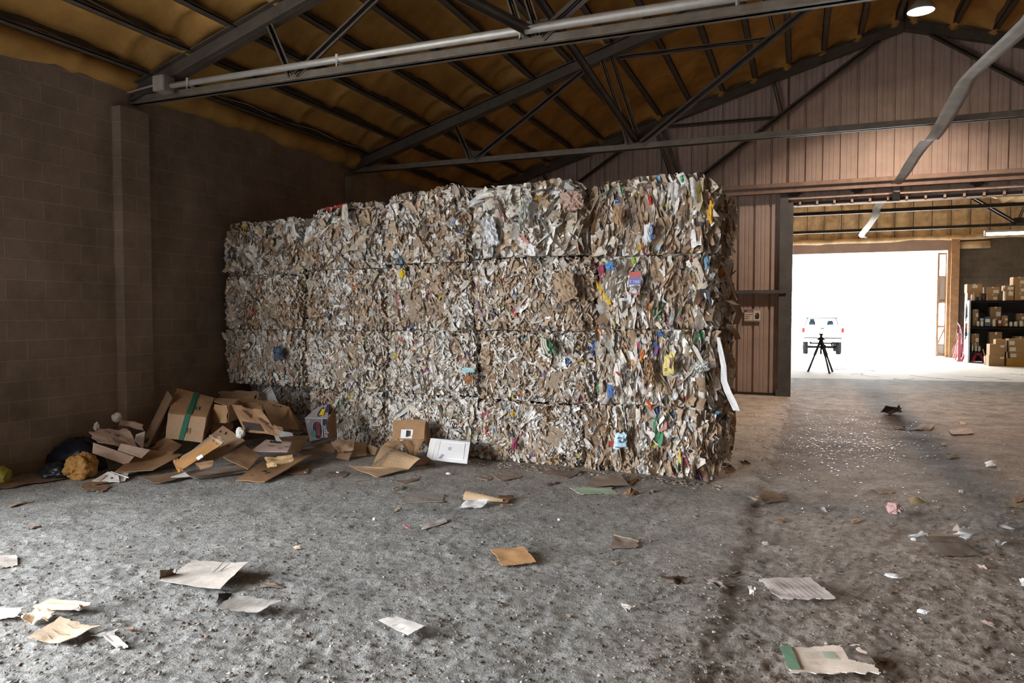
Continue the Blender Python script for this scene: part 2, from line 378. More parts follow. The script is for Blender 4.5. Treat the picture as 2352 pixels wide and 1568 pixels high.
ys = np.array(ys); xs = np.concatenate([np.arange(WX, -5.6, .05), np.arange(-5.6, 2.6, .019), np.arange(2.6, RX, .08), [RX]])
X, Y = np.meshgrid(xs, ys, indexing='ij'); Y = Y + np.where(Y > 18, .16*(X+.1)*(Y-18)/1.4, 0)*(X > -1)*(X < 6)
Z = floor_h(X, Y); n, m = X.shape; a = (np.arange(n-1)[:, None]*m + np.arange(m-1)[None]).reshape(-1)
V1 = np.stack([X, Y, Z], -1).reshape(-1, 3); F1 = np.stack([a, a+m, a+m+1, a+1], 1)
V2 = np.array([(WX, BACK, 0), (RX, BACK, 0), (RX, -2, 0), (WX, -2, 0)], float)
struct(mesh_obj('floor', np.concatenate([V1, V2]), np.concatenate([F1, [[len(V1), len(V1)+1, len(V1)+2, len(V1)+3]]]), m_floor, base=False))
b = MB(); b.mm((WX, 19.2, -.3), (RX, 31.0, -.012)); struct(mesh_obj('floor_far_room', b.V, b.F, m_conc, base=False))
# yard outside both doors
b = MB(); b.poly([(-90, -90, -.18), (90, -90, -.18), (90, 140, -.18), (-90, 140, -.18)], .2, (0, 0, 1)); b.mm((WX-3, DOOR_Y0-1, -.35), (WX-.2, DOOR_Y1+1, -.02))
b.poly([(-3, 30.9, -.012), (9, 30.9, -.012), (9, 32.6, -.17), (-3, 32.6, -.17)][::1], .3, (0, 0, 1))
struct(mesh_obj('ground_yard', b.V, b.F, m_ground, base=False))

# cracks in the pale slab of the far room
m_crack = mat('crack_dirt', (.10, .09, .08), .9)
# ------------------------------------------------------------------ end wall of ribbed siding with the wide opening
OX0, OX1, OZ = -.13, 4.35, 3.79
prof = []                                            # (dx, protrusion) of one 12 inch module, pushed towards the camera side
for dx, p in ((0, 0), (.006, -.038), (.034, -.038), (.050, 0), (.13, 0), (.137, -.006), (.150, -.006), (.157, 0), (.205, 0), (.212, -.006), (.225, -.006), (.232, 0)): prof.append((dx, p))
cols = []
x = WX
while x < RX:
    for dx, p in prof: cols.append((x+dx, p))
    x += .3048
def siding(x0, x1, z0f, z1f, name, y=EY):
    cs = [c for c in cols if x0 < c[0] < x1]; cs = [(x0, 0)] + cs + [(x1, 0)]
    V = [(cx, y-p, z0f(cx)) for cx, p in cs] + [(cx, y-p, z1f(cx)) for cx, p in cs]; n = len(cs)
    return V, [(i, i+1, n+i+1, n+i) for i in range(n-1)]
b = MB(); top = lambda x: zr(x)+.55
for x0, x1, z0 in ((WX, OX0-.12, .02), (OX0-.12, OX1+.12, OZ), (OX1+.12, RX, .02)):
    V, F = siding(x0, x1, lambda x: z0, top, ''); b.add(V, F)
for k in range(14): b.mm((OX0+.10+.3048*k, EY-.045, OZ-.055), (OX0+.14+.3048*k, EY-.01, OZ+.03))
struct(mesh_obj('wall_end', b.V, b.F, m_siding, base=False))
b = MB(); b.mm((WX, EY+.06, 0), (OX0-.12, EY+.08, 6.4)); b.mm((OX1+.12, EY+.06, 0), (RX, EY+.08, 6.4)); b.mm((OX0-.12, EY+.06, OZ+.02), (OX1+.12, EY+.08, 6.6))
struct(mesh_obj('wall_end_backing', b.V, b.F, m_dark, base=False))
# header channel, mid girt, base angle, door post, lintel
def sbox(name, a, c, m): b = MB(); b.mm(a, c); return struct(mesh_obj(name, b.V, b.F, m, base=False))
b = MB(); b.mm((-2.6, EY-.16, 4.135), (RX, EY, 4.15)); b.mm((-2.6, EY-.175, 3.965), (RX, EY-.16, 4.15)); b.mm((-2.6, EY-.16, 3.965), (RX, EY-.10, 3.98))
struct(mesh_obj('trim_2', b.V, b.F, m_beam, base=False))
sbox('trim_3', (WX, EY-.13, 2.02), (OX0-.1, EY, 2.09), m_post)
sbox('trim_4', (WX, EY-.06, -.02), (OX0-.1, EY-.0, .05), m_dark)
b = MB(); b.mm((OX0-.24, EY-.10, 0), (OX0-.09, EY+.08, 3.95)); b.mm((OX0-.12, EY-.06, 0), (OX0, EY+.14, 3.78)); b.mm((OX0-.28, EY-.12, 0), (OX0-.07, EY+.1, .14))
struct(mesh_obj('door_1_post', b.V, b.F, m_post, base=False))
b = MB(); b.mm((OX1, EY-.06, 0), (OX1+.2, EY+.14, 3.95)); struct(mesh_obj('door_1_post_right', b.V, b.F, m_post, base=False))
b = MB(); b.mm((OX0-.1, EY+.04, 3.73), (OX1+.2, EY+.16, 3.86)); struct(mesh_obj('door_1_lintel', b.V, b.F, m_post, base=False))
b = MB(); b.mm((OX0-.1, EY+.0, 3.715), (OX1+.1, EY+.17, 3.733)); struct(mesh_obj('trim_5', b.V, b.F, mat('worn_trim', (.45, .33, .25), .5), base=False))

# track rail with hanger clips and cross plate on the lintel
rail = thing('door_track', 'flat steel door track with dark hanger clips above the wide doorway', 'door track', (2.0, EY-.1, 3.83))
b = MB(); b.mm((-.32, EY-.085, 3.835), (RX-6, EY-.06, 3.885)); b.build('rail', mat('rail_steel', (.44, .33, .27), .5, .3, 9), rail)
for xx in (-.12, .98, 2.92):
    b = MB(); b.mm((xx-.10, EY-.12, 3.93), (xx+.10, EY-.05, 3.985)); b.mm((xx-.05, EY-.10, 3.89), (xx+.05, EY-.05, 3.94)); b.build('hanger_clip', m_dark, rail)
b = MB(); b.mm((1.58, EY-.11, 3.74), (1.70, EY-.05, 3.99)); b.build('bracket_plate', mat('grey_bracket', (.22, .20, .19), .5), rail)

# ------------------------------------------------------------------ roof trusses, purlins and braces
def angle_pair(b, p0, p1, leg=.09, gap=.02, t=.010, up=(0, 0, 1)):
    leg2 = leg*.62
    """two steel angles back to back"""
    p0 = np.array(p0, float); p1 = np.array(p1, float); d = (p1-p0)/np.linalg.norm(p1-p0)
    sd = np.cross(d, up); sd /= np.linalg.norm(sd); u = np.cross(sd, d)
    for s in (-1, 1):
        b.bar(p0+sd*s*(gap/2+t/2), p1+sd*s*(gap/2+t/2), t, leg, up)
        b.bar(p0+sd*s*(gap/2+leg2/2)-u*(leg/2-t/2), p1+sd*s*(gap/2+leg2/2)-u*(leg/2-t/2), leg2, t, up)
def truss(y, label, ox=0, webs=True):
    t = thing('roof_truss', label, 'roof truss', (RIDGE, y, 4.06), 'roof trusses across the shed')
    for s in (-1, 1):
        f = (lambda x: x) if s < 0 else (lambda x: 2*RIDGE-x)
        b = MB(); p0 = (f(WX+.05), y, zr(WX+.05)+.095); p1 = (f(RIDGE), y, zr(RIDGE)+.095)
        b.bar(p0, p1, .03, .19); b.bar(np.array(p0)-(0, 0, .09), np.array(p1)-(0, 0, .09), .16, .014); b.bar(np.array(p0)+(0, 0, .085), np.array(p1)+(0, 0, .085), .16, .014)
        b.build('top_chord', m_steel, t)
    b = MB(); angle_pair(b, (WX+.02, y, 4.11), (RX-.02, y, 4.11), .088, .02, .012, (0, 0, 1)); b.build('bottom_chord', m_steel_w, t)
    for s in (-1, 1):
        f = (lambda x: x) if s < 0 else (lambda x: 2*RIDGE-x)
        W = [((-4.98, 4.12), (-5.25, zr(-5.25)), .05), ((-4.92, 4.12), (-3.02, zr(-3.02)), .055), ((-2.38, 4.14), (-2.80, zr(-2.8)), .045), ((-2.22, 4.14), (-2.66, zr(-2.66)), .04),
             ((-2.20, 4.14), (1.30, zr(1.30)), .075), ((-2.55, 5.44), (-.42, 5.42), .045), ((-.36, 5.42), (-.52, zr(-.52)), .045)]
        for (x0, z0), (x1, z1), lg in W:
            b = MB(); angle_pair(b, (f(x0), y, z0), (f(x1), y, z1), lg, .02, .009, (0, 1, 0)); b.build('web', m_steel, t)
        b = MB(); b.mm((f(-4.95)-.12, y-.008, 4.08), (f(-4.95)+.12, y+.008, 4.26)); b.build('gusset_plate', m_steel, t)
        b = MB(); b.mm((f(-2.3)-.16, y-.008, 4.08), (f(-2.3)+.16, y+.008, 4.30)); b.build('gusset_plate', m_steel, t)
    return t
truss(6.25, 'front roof truss carrying the conduit over the block pilaster')
truss(10.7, 'middle roof truss behind the conduit, crossed by the pale strap')
truss(15.0, 'rear roof truss set close against the tan ribbed end wall')
truss(1.8, 'overhead roof truss next to the loading door')

ordw = ['lowest', 'second', 'third', 'fourth', 'fifth', 'sixth', 'seventh', 'eighth', 'ninth', 'tenth', 'eleventh', 'twelfth', 'thirteenth', 'fourteenth', 'topmost']
def purlin(x, label, y0, y1):
    b = MB(); z = zpurl(x)
    b.mm((x-.025, y0, z), (x-.015, y1, z+.21)); b.mm((x-.025, y0, z), (x+.075, y1, z+.010)); b.mm((x+.067, y0, z), (x+.075, y1, z+.03))
    o = b.build('roof_purlin', m_steel); tag(o, label, 'purlin', 'roof purlins under the foam')
for k, x in enumerate(PURL): purlin(x, '%s dark roof purlin up the slope from the block wall' % ordw[k], BACK, EY-.02)
for k, x in enumerate(PURL_R[::-1][:8]): purlin(x, '%s dark roof purlin down the far slope from the ridge' % ('first', 'second', 'third', 'fourth', 'fifth', 'sixth', 'seventh', 'eighth')[k], BACK, EY-.02)
for k, (yy, px, lb) in enumerate(((10.7, (1263, 30), 'long dark steel brace rising from the middle truss towards the conduit'), (6.25, (1075, -8), 'short dark steel brace rising from the front truss at the upper edge'))):
    q = P(px[0], px[1], X=-2.35); p0 = np.array((-2.28, yy-.03, 4.2)); d = (q-p0)/np.linalg.norm(q-p0)
    L = min(6, max(.5, (zpurl(-2.3)-.02 - p0[2])/max(d[2], .05)))
    b = MB(); angle_pair(b, p0, p0+d*L, .07, .02, .01, (1, 0, 0)); o = b.build('knee_brace', m_steel); tag(o, lb, 'brace', 'braces of the roof trusses')

# conduit with clamps and junction box on the front truss
cd = thing('electrical_conduit', 'shiny metal conduit with grey junction box clamped along the front truss', 'conduit', (-6.6, 6.12, 4.15), None)
b = MB(); b.tube([(-6.52, 6.115, 4.165), (-4, 6.11, 4.17), (-1, 6.11, 4.175), (3.5, 6.11, 4.19)], [.030, .036, .044, .052], 14); b.build('pipe', m_galv, cd, True)
b = MB(); b.tube([(-7.2, 6.13, 4.17), (-6.66, 6.12, 4.215)], .011, 8); b.build('feed_cable', m_galv, cd)
b = MB(); b.mm((-6.70, 6.02, 4.10), (-6.53, 6.18, 4.27)); o = b.build('junction_box', mat('grey_box', (.26, .235, .21), .6, .15, 9), cd)
bm = bmesh.new(); bm.from_mesh(o.data); bmesh.ops.bevel(bm, geom=bm.edges[:], offset=.008, segments=2, affect='EDGES'); bm.to_mesh(o.data); bm.free()
for xx in (-6.25, -4.3, -2.35, -.5):
    b = MB(); b.mm((xx-.015, 6.075, 4.13), (xx+.015, 6.17, 4.21)); b.mm((xx-.006, 6.07, 4.09), (xx+.006, 6.08, 4.14)); b.build('pipe_clamp', m_galv, cd)
# thin cables that run beside two purlins
for x, y0, y1, lb in ((WX+.30+.02, 2.5, 6.2, 'thin cable stapled below the lowest purlin before the front truss'), (PURL[1]+.05, 2.5, 6.2, 'thin cable below the second purlin before the front truss'), (PURL[0]+.06, 6.35, 10.6, 'sagging thin cable below the lowest purlin behind the front truss')):
    b = MB(); b.tube([(x, y0+(y1-y0)*t, zpurl(x)+.06-.05*math.sin(PI*t*3)**2) for t in np.linspace(0, 1, 13)], .008, 6); tag(b.build('roof_cable', mat('grey_cable', (.30, .24, .18), .6)), lb, 'cable', 'cables along the roof')

# ------------------------------------------------------------------ high-bay lamp
lp = P(2115, 27, Y=12.9)
lamp = thing('high_bay_lamp', 'glowing round high-bay lamp hanging under the ridge', 'lamp', lp)
b = MB(); b.lathe([(.187, .012), (.195, 0), (.20, .01), (.185, .05), (.14, .13), (.08, .17), (.07, .30), (.0, .30)], lp, 28, open_start=True); b.build('lamp_shade', m_galv, lamp, True)
b = MB(); b.lathe([(0, .05), (.178, .055)], lp, 28); b.build('lens', mat('lit_lamp_lens', (1, .9, .75), .4, emit=(1, .80, .58, 40)), lamp)
b = MB(); b.tube([lp+(0, 0, .3), (lp[0], lp[1], zr(lp[0])+.2)], .012, 8); b.build('hanger', m_dark, lamp)
l = bpy.data.lights.new('high_bay_light', 'AREA'); l.shape = 'DISK'; l.size = .34; l.energy = LAMP_W; l.color = (1, .76, .57); l.spread = math.radians(128)
o = bpy.data.objects.new('high_bay_light', l); C.objects.link(o); o.parent = lamp; o.location = (0, 0, -.02)

# ------------------------------------------------------------------ long pale strap running under the trusses
def ribbon(name, cs, wd, mat_, label, cat, wvec=(1, 0, 0), th=.006):
    cs = [np.array(c, float) for c in cs]
    # smooth the centre line
    t = np.linspace(0, len(cs)-1, (len(cs)-1)*6+1); i = np.minimum(t.astype(int), len(cs)-2); f = (t-i)[:, None]; A = np.array(cs)
    def g(k): return A[np.clip(k, 0, len(A)-1)]
    p0, p1, p2, p3 = g(i-1), g(i), g(i+1), g(i+2)
    Q = .5*((2*p1)+(-p0+p2)*f+(2*p0-5*p1+4*p2-p3)*f**2+(-p0+3*p1-3*p2+p3)*f**3)
    wv = np.array(wvec, float); G = []
    for j, q in enumerate(Q):
        wj = wd*(1+.05*noise2(np.array([j*.7]), np.array([1.]))[0]); tw = .22*noise2(np.array([j*.21]), np.array([5.]))[0]
        wl = wv + np.array([0, 0, tw]); wl /= np.linalg.norm(wl); G.append([q-wl*wj/2, q-wl*wj/6+(0, 0, .01), q+wl*wj/6-(0, 0, .008), q+wl*wj/2])
    b = MB(); b.sheet(G, th); o = b.build(name, mat_, None, True); tag(o, label, cat); return o
m_strap = mat('dusty_grey_strap', (.42, .40, .37), .6, .3, 4, .2, 20)
ribbon('hanging_strap', [(1.70, 3.0, 3.95), (1.66, 6.25, 3.93), P(2352, 62, X=1.66), P(2232, 172, X=1.66), P(2205, 215, X=1.66), P(2165, 285, X=1.66), (1.64, 11.2, 3.99), P(2128, 325, X=1.63), P(2100, 362, X=1.62), P(2075, 402, X=1.61), (1.62, 14.93, 4.0)], .18, m_strap,
       'long pale grey strap draped under the trusses and down to the door track', 'strap')
# ------------------------------------------------------------------ the stack of baled waste paper
PAL = dict(
    white=[(.76, .74, .70), (.68, .65, .60), (.82, .81, .79), (.60, .56, .51), (.70, .71, .72), (.74, .68, .58)],
    grey=[(.50, .44, .37), (.40, .34, .28), (.56, .49, .41), (.44, .41, .38), (.52, .44, .34)],
    kraft=[(.42, .30, .20), (.36, .25, .165), (.48, .35, .24), (.31, .215, .145), (.54, .41, .29), (.40, .30, .22)],
    dark=[(.12, .10, .085), (.17, .14, .115), (.08, .085, .10), (.20, .175, .15)],
    color=[(.50, .06, .05), (.55, .16, .04), (.62, .42, .04), (.06, .14, .42), (.14, .34, .50), (.10, .30, .16), (.32, .06, .12), (.24, .12, .30), (.55, .50, .12), (.60, .30, .12), (.36, .52, .60), (.50, .24, .22)])
KEYS = ['white', 'grey', 'kraft', 'dark', 'color']

def flakes(rg, pos, nrm, up, w_, L_, tilt, yaw, crum, col, nu=4, nv=5, bend=.8):
    n = len(pos)
    side = np.cross(up, nrm); side /= np.linalg.norm(side, axis=1, keepdims=True)
    ct, st = np.cos(tilt)[:, None], np.sin(tilt)[:, None]
    t = up*ct + side*st; s0 = -up*st + side*ct
    cy, sy = np.cos(yaw)[:, None], np.sin(yaw)[:, None]
    s = s0*cy + nrm*sy; m = -s0*sy + nrm*cy
    u = np.linspace(-.5, .5, nu); v = np.linspace(-.5, .5, nv); U, Vv = np.meshgrid(u, v, indexing='ij'); U = U.ravel(); Vv = Vv.ravel(); k = len(U)
    Uj = U + rg.uniform(-.16, .16, (n, k)); Vj = Vv + rg.uniform(-.10, .10, (n, k))
    bu = rg.uniform(-1, 1, (n, 1))*bend*1.6; bv = rg.uniform(-1, 1, (n, 1))*bend*.5; tw = rg.uniform(-1, 1, (n, 1))*bend*1.2; sk = rg.uniform(-.5, .5, (n, 1))
    off = (bu*Uj**2 + tw*Uj*Vj)*w_[:, None] + bv*Vj**2*L_[:, None] + rg.uniform(-1, 1, (n, k))*crum[:, None]*w_[:, None]
    Uw = (Uj + sk*Vj)*w_[:, None]*(1 - .5*np.abs(Vj)*rg.uniform(0, 1.4, (n, 1)))
    Q = pos[:, None] + s[:, None]*Uw[..., None] + t[:, None]*(Vj*L_[:, None])[..., None] + m[:, None]*off[..., None]
    base = np.arange(n)[:, None]*k; f = []
    for i in range(nu-1):
        for j in range(nv-1):
            a = i*nv+j; f.append([a, a+nv, a+nv+1, a+1])
    F = (base[:, :, None] + np.array(f)[None]).reshape(-1, 4)
    return Q.reshape(-1, 3), F, np.repeat(col, k, axis=0)

def bale_arrays(rg, W, D, H, mix, size, vert, n_front, right=False, top=False, left=False, amt=1.0):
    # lumpy core
    Vs, Fs, Cs = [], [], []; o = 0
    def grid(fn, a, c):
        nonlocal o
        s, t = np.meshgrid(np.linspace(-1, 1, a), np.linspace(-1, 1, c), indexing='ij'); X = fn(s, t); p = np.stack(X, -1)
        q = 2*p/np.array([W, D, H]); r = (np.abs(q)**6).sum(-1)**(1/6.); p = p/np.maximum(r, 1e-6)[..., None]*1.0
        p = p*(1 - .07/np.array([W, D, H])) + .05*noise3(p*5+rg.rand()*20)[..., None]*q*.8
        ii = (np.arange(a-1)[:, None]*c + np.arange(c-1)[None]).reshape(-1)
        Vs.append(p.reshape(-1, 3)); Fs.append(np.stack([ii, ii+c, ii+c+1, ii+1], 1)+o); Cs.append(np.tile(np.array([[.30, .235, .175]]), (a*c, 1))); o += a*c
    grid(lambda s, t: (s*W/2, -D/2+0*s, t*H/2), 28, 18)
    grid(lambda s, t: (s*W/2, D/2+0*s, t*H/2), 14, 10)
    grid(lambda s, t: (-W/2+0*s, s*D/2, t*H/2), 14, 12)
    grid(lambda s, t: (W/2+0*s, s*D/2, t*H/2), 18, 14)
    grid(lambda s, t: (s*W/2, t*D/2, H/2+0*s), 16, 14)
    grid(lambda s, t: (s*W/2, t*D/2, -H/2+0*s), 10, 8)
    pr = np.array(mix); pr = pr/pr.sum(); seed = rg.rand()*40
    def skin(n, face, sz=1.0, loose=1.0):
        nonlocal o
        a = rg.uniform(-1, 1, n); c = rg.uniform(-1, 1, n); d = 1
        if face == 'front': pos = np.stack([a*W/2, -D/2+0*a, c*H/2], 1); nr = (0, -1, 0); up = (0, 0, 1)
        if face == 'right': pos = np.stack([W/2+0*a, a*D/2, c*H/2], 1); nr = (1, 0, 0); up = (0, 0, 1)
        if face == 'left': pos = np.stack([-W/2+0*a, a*D/2, c*H/2], 1); nr = (-1, 0, 0); up = (0, 0, 1)
        if face == 'top': pos = np.stack([a*W/2, (rg.uniform(-1, 1, n)**1)*D/2, H/2+0*a], 1); nr = (0, 0, 1); up = (1, 0, 0)
        nr = np.array(nr, float); up = np.array(up, float)
        edge = np.maximum(np.abs(a)**8, np.abs(c)**9) + .8*np.abs(a*c)**7
        lump = .050*noise3(pos*3.3+seed) + .03*noise3(pos*9+seed)
        depth = rg.uniform(-.065, .002, n) + lump - .095*edge
        pos = pos*(1-.02) + nr*depth[:, None]
        sizes = .90*np.exp(rg.normal(0, .50, n)); big = rg.rand(n) < .05; sizes[big] *= 1.6; sizes = np.minimum(sizes, 2.6)
        wv = .040*size*sizes*sz; Lv = .075*size*np.exp(rg.normal(0, .35, n))*(1 + vert*.9)*sz*np.sqrt(sizes)
        tilt = rg.normal(0, 1.05 - .80*vert, n) + .9*(1-vert)*noise3(pos*2.2+seed+5)*2
        yaw = rg.normal(0, .62, n)
        # patches of like material lie together
        zone = noise3(pos*np.array([4.5, 3, 2.2])+seed+9)
        kind = np.array([rg.choice(5, p=pr) for _ in range(n)])
        kind = np.where((zone > .16) & (rg.rand(n) < .6), 0, kind); kind = np.where((zone < -.17) & (rg.rand(n) < .5), 2, kind)
        col = np.zeros((n, 3))
        for i, k in enumerate(kind):
            p = PAL[KEYS[k]]; col[i] = p[rg.randint(len(p))]
        col *= rg.uniform(.80, 1.06, (n, 1)); small = (kind == 4); wv[small] *= .85; Lv[small] *= .85
        nn = np.tile(nr, (n, 1)) + rg.normal(0, .15*loose, (n, 3)); nn /= np.linalg.norm(nn, axis=1, keepdims=True)
        uu = np.tile(up, (n, 1)); uu = uu - nn*(uu*nn).sum(1, keepdims=True); uu /= np.linalg.norm(uu, axis=1, keepdims=True)
        V, F, K = flakes(rg, pos, nn, uu, wv, Lv, tilt, yaw, rg.uniform(.06, .26, n), col)
        e = .028 if (right or left) else .004
        jit = np.repeat(rg.uniform(-.004, .014, n), len(V)//n)
        jz = np.where(np.repeat(rg.rand(n) < .35, len(V)//n), np.repeat(rg.uniform(0, .04, n), len(V)//n), jit)
        V[:, 0] = np.clip(V[:, 0], -W/2-(e if left else jit), W/2+(.06 if right else jit)); V[:, 1] = np.clip(V[:, 1], -D/2-.05, D/2); V[:, 2] = np.clip(V[:, 2], -H/2+.002, H/2+(.045 if top else jz))
        Vs.append(V); Fs.append(F+o); Cs.append(K); o += len(V)
    skin(int(n_front*amt), 'front')
    if right: skin(int(900*amt/size), 'right', 1.25, 1.6)
    if left: skin(int(350*amt), 'left')
    skin(int((420 if top else 60)*amt), 'top', 1.1, 1.3)
    return np.concatenate(Vs), np.concatenate(Fs), np.concatenate(Cs)

XB = [[-7.19, -5.85, -4.60, -3.37, -2.10, -.745], [-7.18, -5.85, -4.59, -3.37, -1.97, -.76], [-7.165, -5.83, -4.59, -3.42, -1.96, -.765], [-7.15, -5.82, -4.60, -3.42, -2.05, -.775]]
ZB = [[(0, .69), (0, .69), (0, .68), (0, .66), (0, .70)], [(.70, 1.43), (.69, 1.42), (.69, 1.43), (.67, 1.44), (.71, 1.47)], [(1.43, 2.13), (1.42, 2.18), (1.43, 2.21), (1.45, 2.24), (1.48, 2.21)], [(2.13, 2.80), (2.18, 2.92), (2.22, 3.02), (2.25, 3.00), (2.22, 2.965)]]
# per row: (white, grey, kraft, dark, color) left columns, flake size, vertical order
ROWS = [((.54, .29, .11, .02, .04), .66, .35), ((.42, .34, .18, .03, .03), .68, .4), ((.28, .38, .28, .03, .03), .74, .45), ((.30, .30, .30, .07, .03), 1.10, .45)]
RLAST = [((.40, .14, .33, .03, .10), .95, .85), ((.38, .14, .35, .03, .10), 1.10, .95), ((.33, .16, .38, .04, .09), 1.10, .9), ((.33, .14, .41, .03, .09), 1.22, .98)]
rown = ['bottom row', 'second row', 'third row', 'top row']
LOOK = [['half hidden behind the cardboard heap', 'shredded, behind the printed produce carton', 'behind the upright salad carton', 'with a maroon scrap', 'with a light blue bag'],
        ['with a dark blue wad', 'above the produce carton', 'with a turquoise scrap', 'with a green striped bag', 'with a bright yellow sheet'],
        ['tan and dim', 'tan with few white pieces', 'with a bright yellow scrap', 'with a round kraft wad', 'with a blue printed carton'],
        ['pale and low', 'with a long cream sheet', 'beneath the plastic pipe', 'with loose draped film', 'with a yellow hanging bag']]
ang = math.atan2(7.18-7.5, 6.45); ca, sa = math.cos(ang), math.sin(ang)
BALES = {}; TILT = [.10, .13, .05, -.03, .02]
for r in range(4):
    for c in range(5):
        rg = np.random.RandomState(100+r*10+c)
        x0, x1 = XB[r][c], XB[r][c+1]; z0, z1 = ZB[r][c]
        W = (x1-x0)*.992; H = (z1-z0)*.992; D = 1.45
        last = c == 4
        mix, size, vert = (RLAST if last else ROWS)[r]
        if c == 3 and r == 3: mix, size, vert = (.55, .24, .14, .04, .03), 1.7, .5
        if c == 3 and r < 3: mix = tuple(.6*a+.4*e for a, e in zip(mix, (.35, .2, .33, .05, .07)))
        if c == 0 and r == 3: size = 1.3
        V, F, K = bale_arrays(rg, W, D, H, mix, size, vert, int((2100 if last else 2350)/size**1.25), right=last, top=r == 3, left=c == 0)
        xc = (x0+x1)/2; yf = 7.5 + (xc+7.2)*math.tan(ang) + rg.uniform(-.03, .03) + (.42 if (r == 0 and c == 0) else .06 if (r == 0 and c == 1) else 0)
        o = mesh_obj('paper_bale', V, F, m_paper, col=K, local=True)
        o.data.transform(Matrix.Translation((0, 0, H/2)))
        if r == 3:
            v = np.empty(len(V)*3, np.float32); o.data.vertices.foreach_get('co', v); v = v.reshape(-1, 3); q_ = np.abs(2*v[:, 0]/W); v[:, 2] += (v[:, 2]/H)*((v[:, 0]/W)*TILT[c] - .12*np.clip(q_, 0, 1)**7 + .01 + .07*noise2(v[:, 0]*3.1+c*7, v[:, 1]*2.5)); o.data.vertices.foreach_set('co', v.ravel())
        o.location = (xc - sa*D/2, yf + ca*D/2, z0); o.rotation_euler = (0, 0, ang)
        pos = ['at the block wall', 'second from the wall', 'in the middle column', 'second from the free end', 'at the free end'][c]
        tag(o, '%s bale %s, %s' % (rown[r], pos, LOOK[r][c]), 'paper bale', 'bales in the stack')
        BALES[(r, c)] = (o, yf)

def face_pt(x, y, out=.05):
    """point of the stack's front seen at a photo pixel"""
    v = np.array([x - IMG_W/2, -(y - IMG_H/2), -FPX]); rr = ROT @ v; n = np.array([-math.tan(ang), 1, 0]); d = 7.5 + 7.2*math.tan(ang) - out
    t = d/(n @ rr); return np.array([0, 0, CAM_H]) + t*rr

def scrap_part(rc, name, px, col, label, out=.06, seed=0, n=7, bulge=.02, m=None):
    o, _ = BALES[rc]; rg = np.random.RandomState(seed+5)
    A = [face_pt(x, y, out+rg.uniform(-.012, .012)) for x, y in px]
    u = np.linspace(0, 1, n)[:, None, None]; v = np.linspace(0, 1, n)[None, :, None]
    G = (A[0]*(1-u)+A[1]*u)*(1-v) + (A[3]*(1-u)+A[2]*u)*v
    if any(w_ in name for w_ in ('wad', 'film', 'draped', 'striped', 'cardboard')):
        n = 13; u = np.linspace(0, 1, n)[:, None, None]; v = np.linspace(0, 1, n)[None, :, None]; amp = .020
    else: amp = .007
    u = np.clip(u + rg.uniform(0, .13, (n, n, 1))*((u < .01)*1. - (u > .99)*1.), 0, 1); v = np.clip(v + rg.uniform(0, .13, (n, n, 1))*((v < .01)*1. - (v > .99)*1.), 0, 1)
    G = (A[0]*(1-u)+A[1]*u)*(1-v) + (A[3]*(1-u)+A[2]*u)*v
    off = bulge*np.sin(PI*u[..., 0])*np.sin(PI*v[..., 0]) + rg.uniform(-amp, amp, (n, n))
    G = G + off[..., None]*np.array([0, -1, 0]) + rg.uniform(-.005, .005, (n, n, 3))
    b = MB(); b.sheet(G, .003); Mi = np.array(o.matrix_basis.inverted())
    V = np.array(b.V); V = V @ Mi[:3, :3].T + Mi[:3, 3]
    s = mesh_obj(name, V, b.F, m or mat(name+'_colour', col, .55, .2, 12), o, local=True)
    if label: s['label'] = label
    return s, A
bpy.context.view_layer.update()
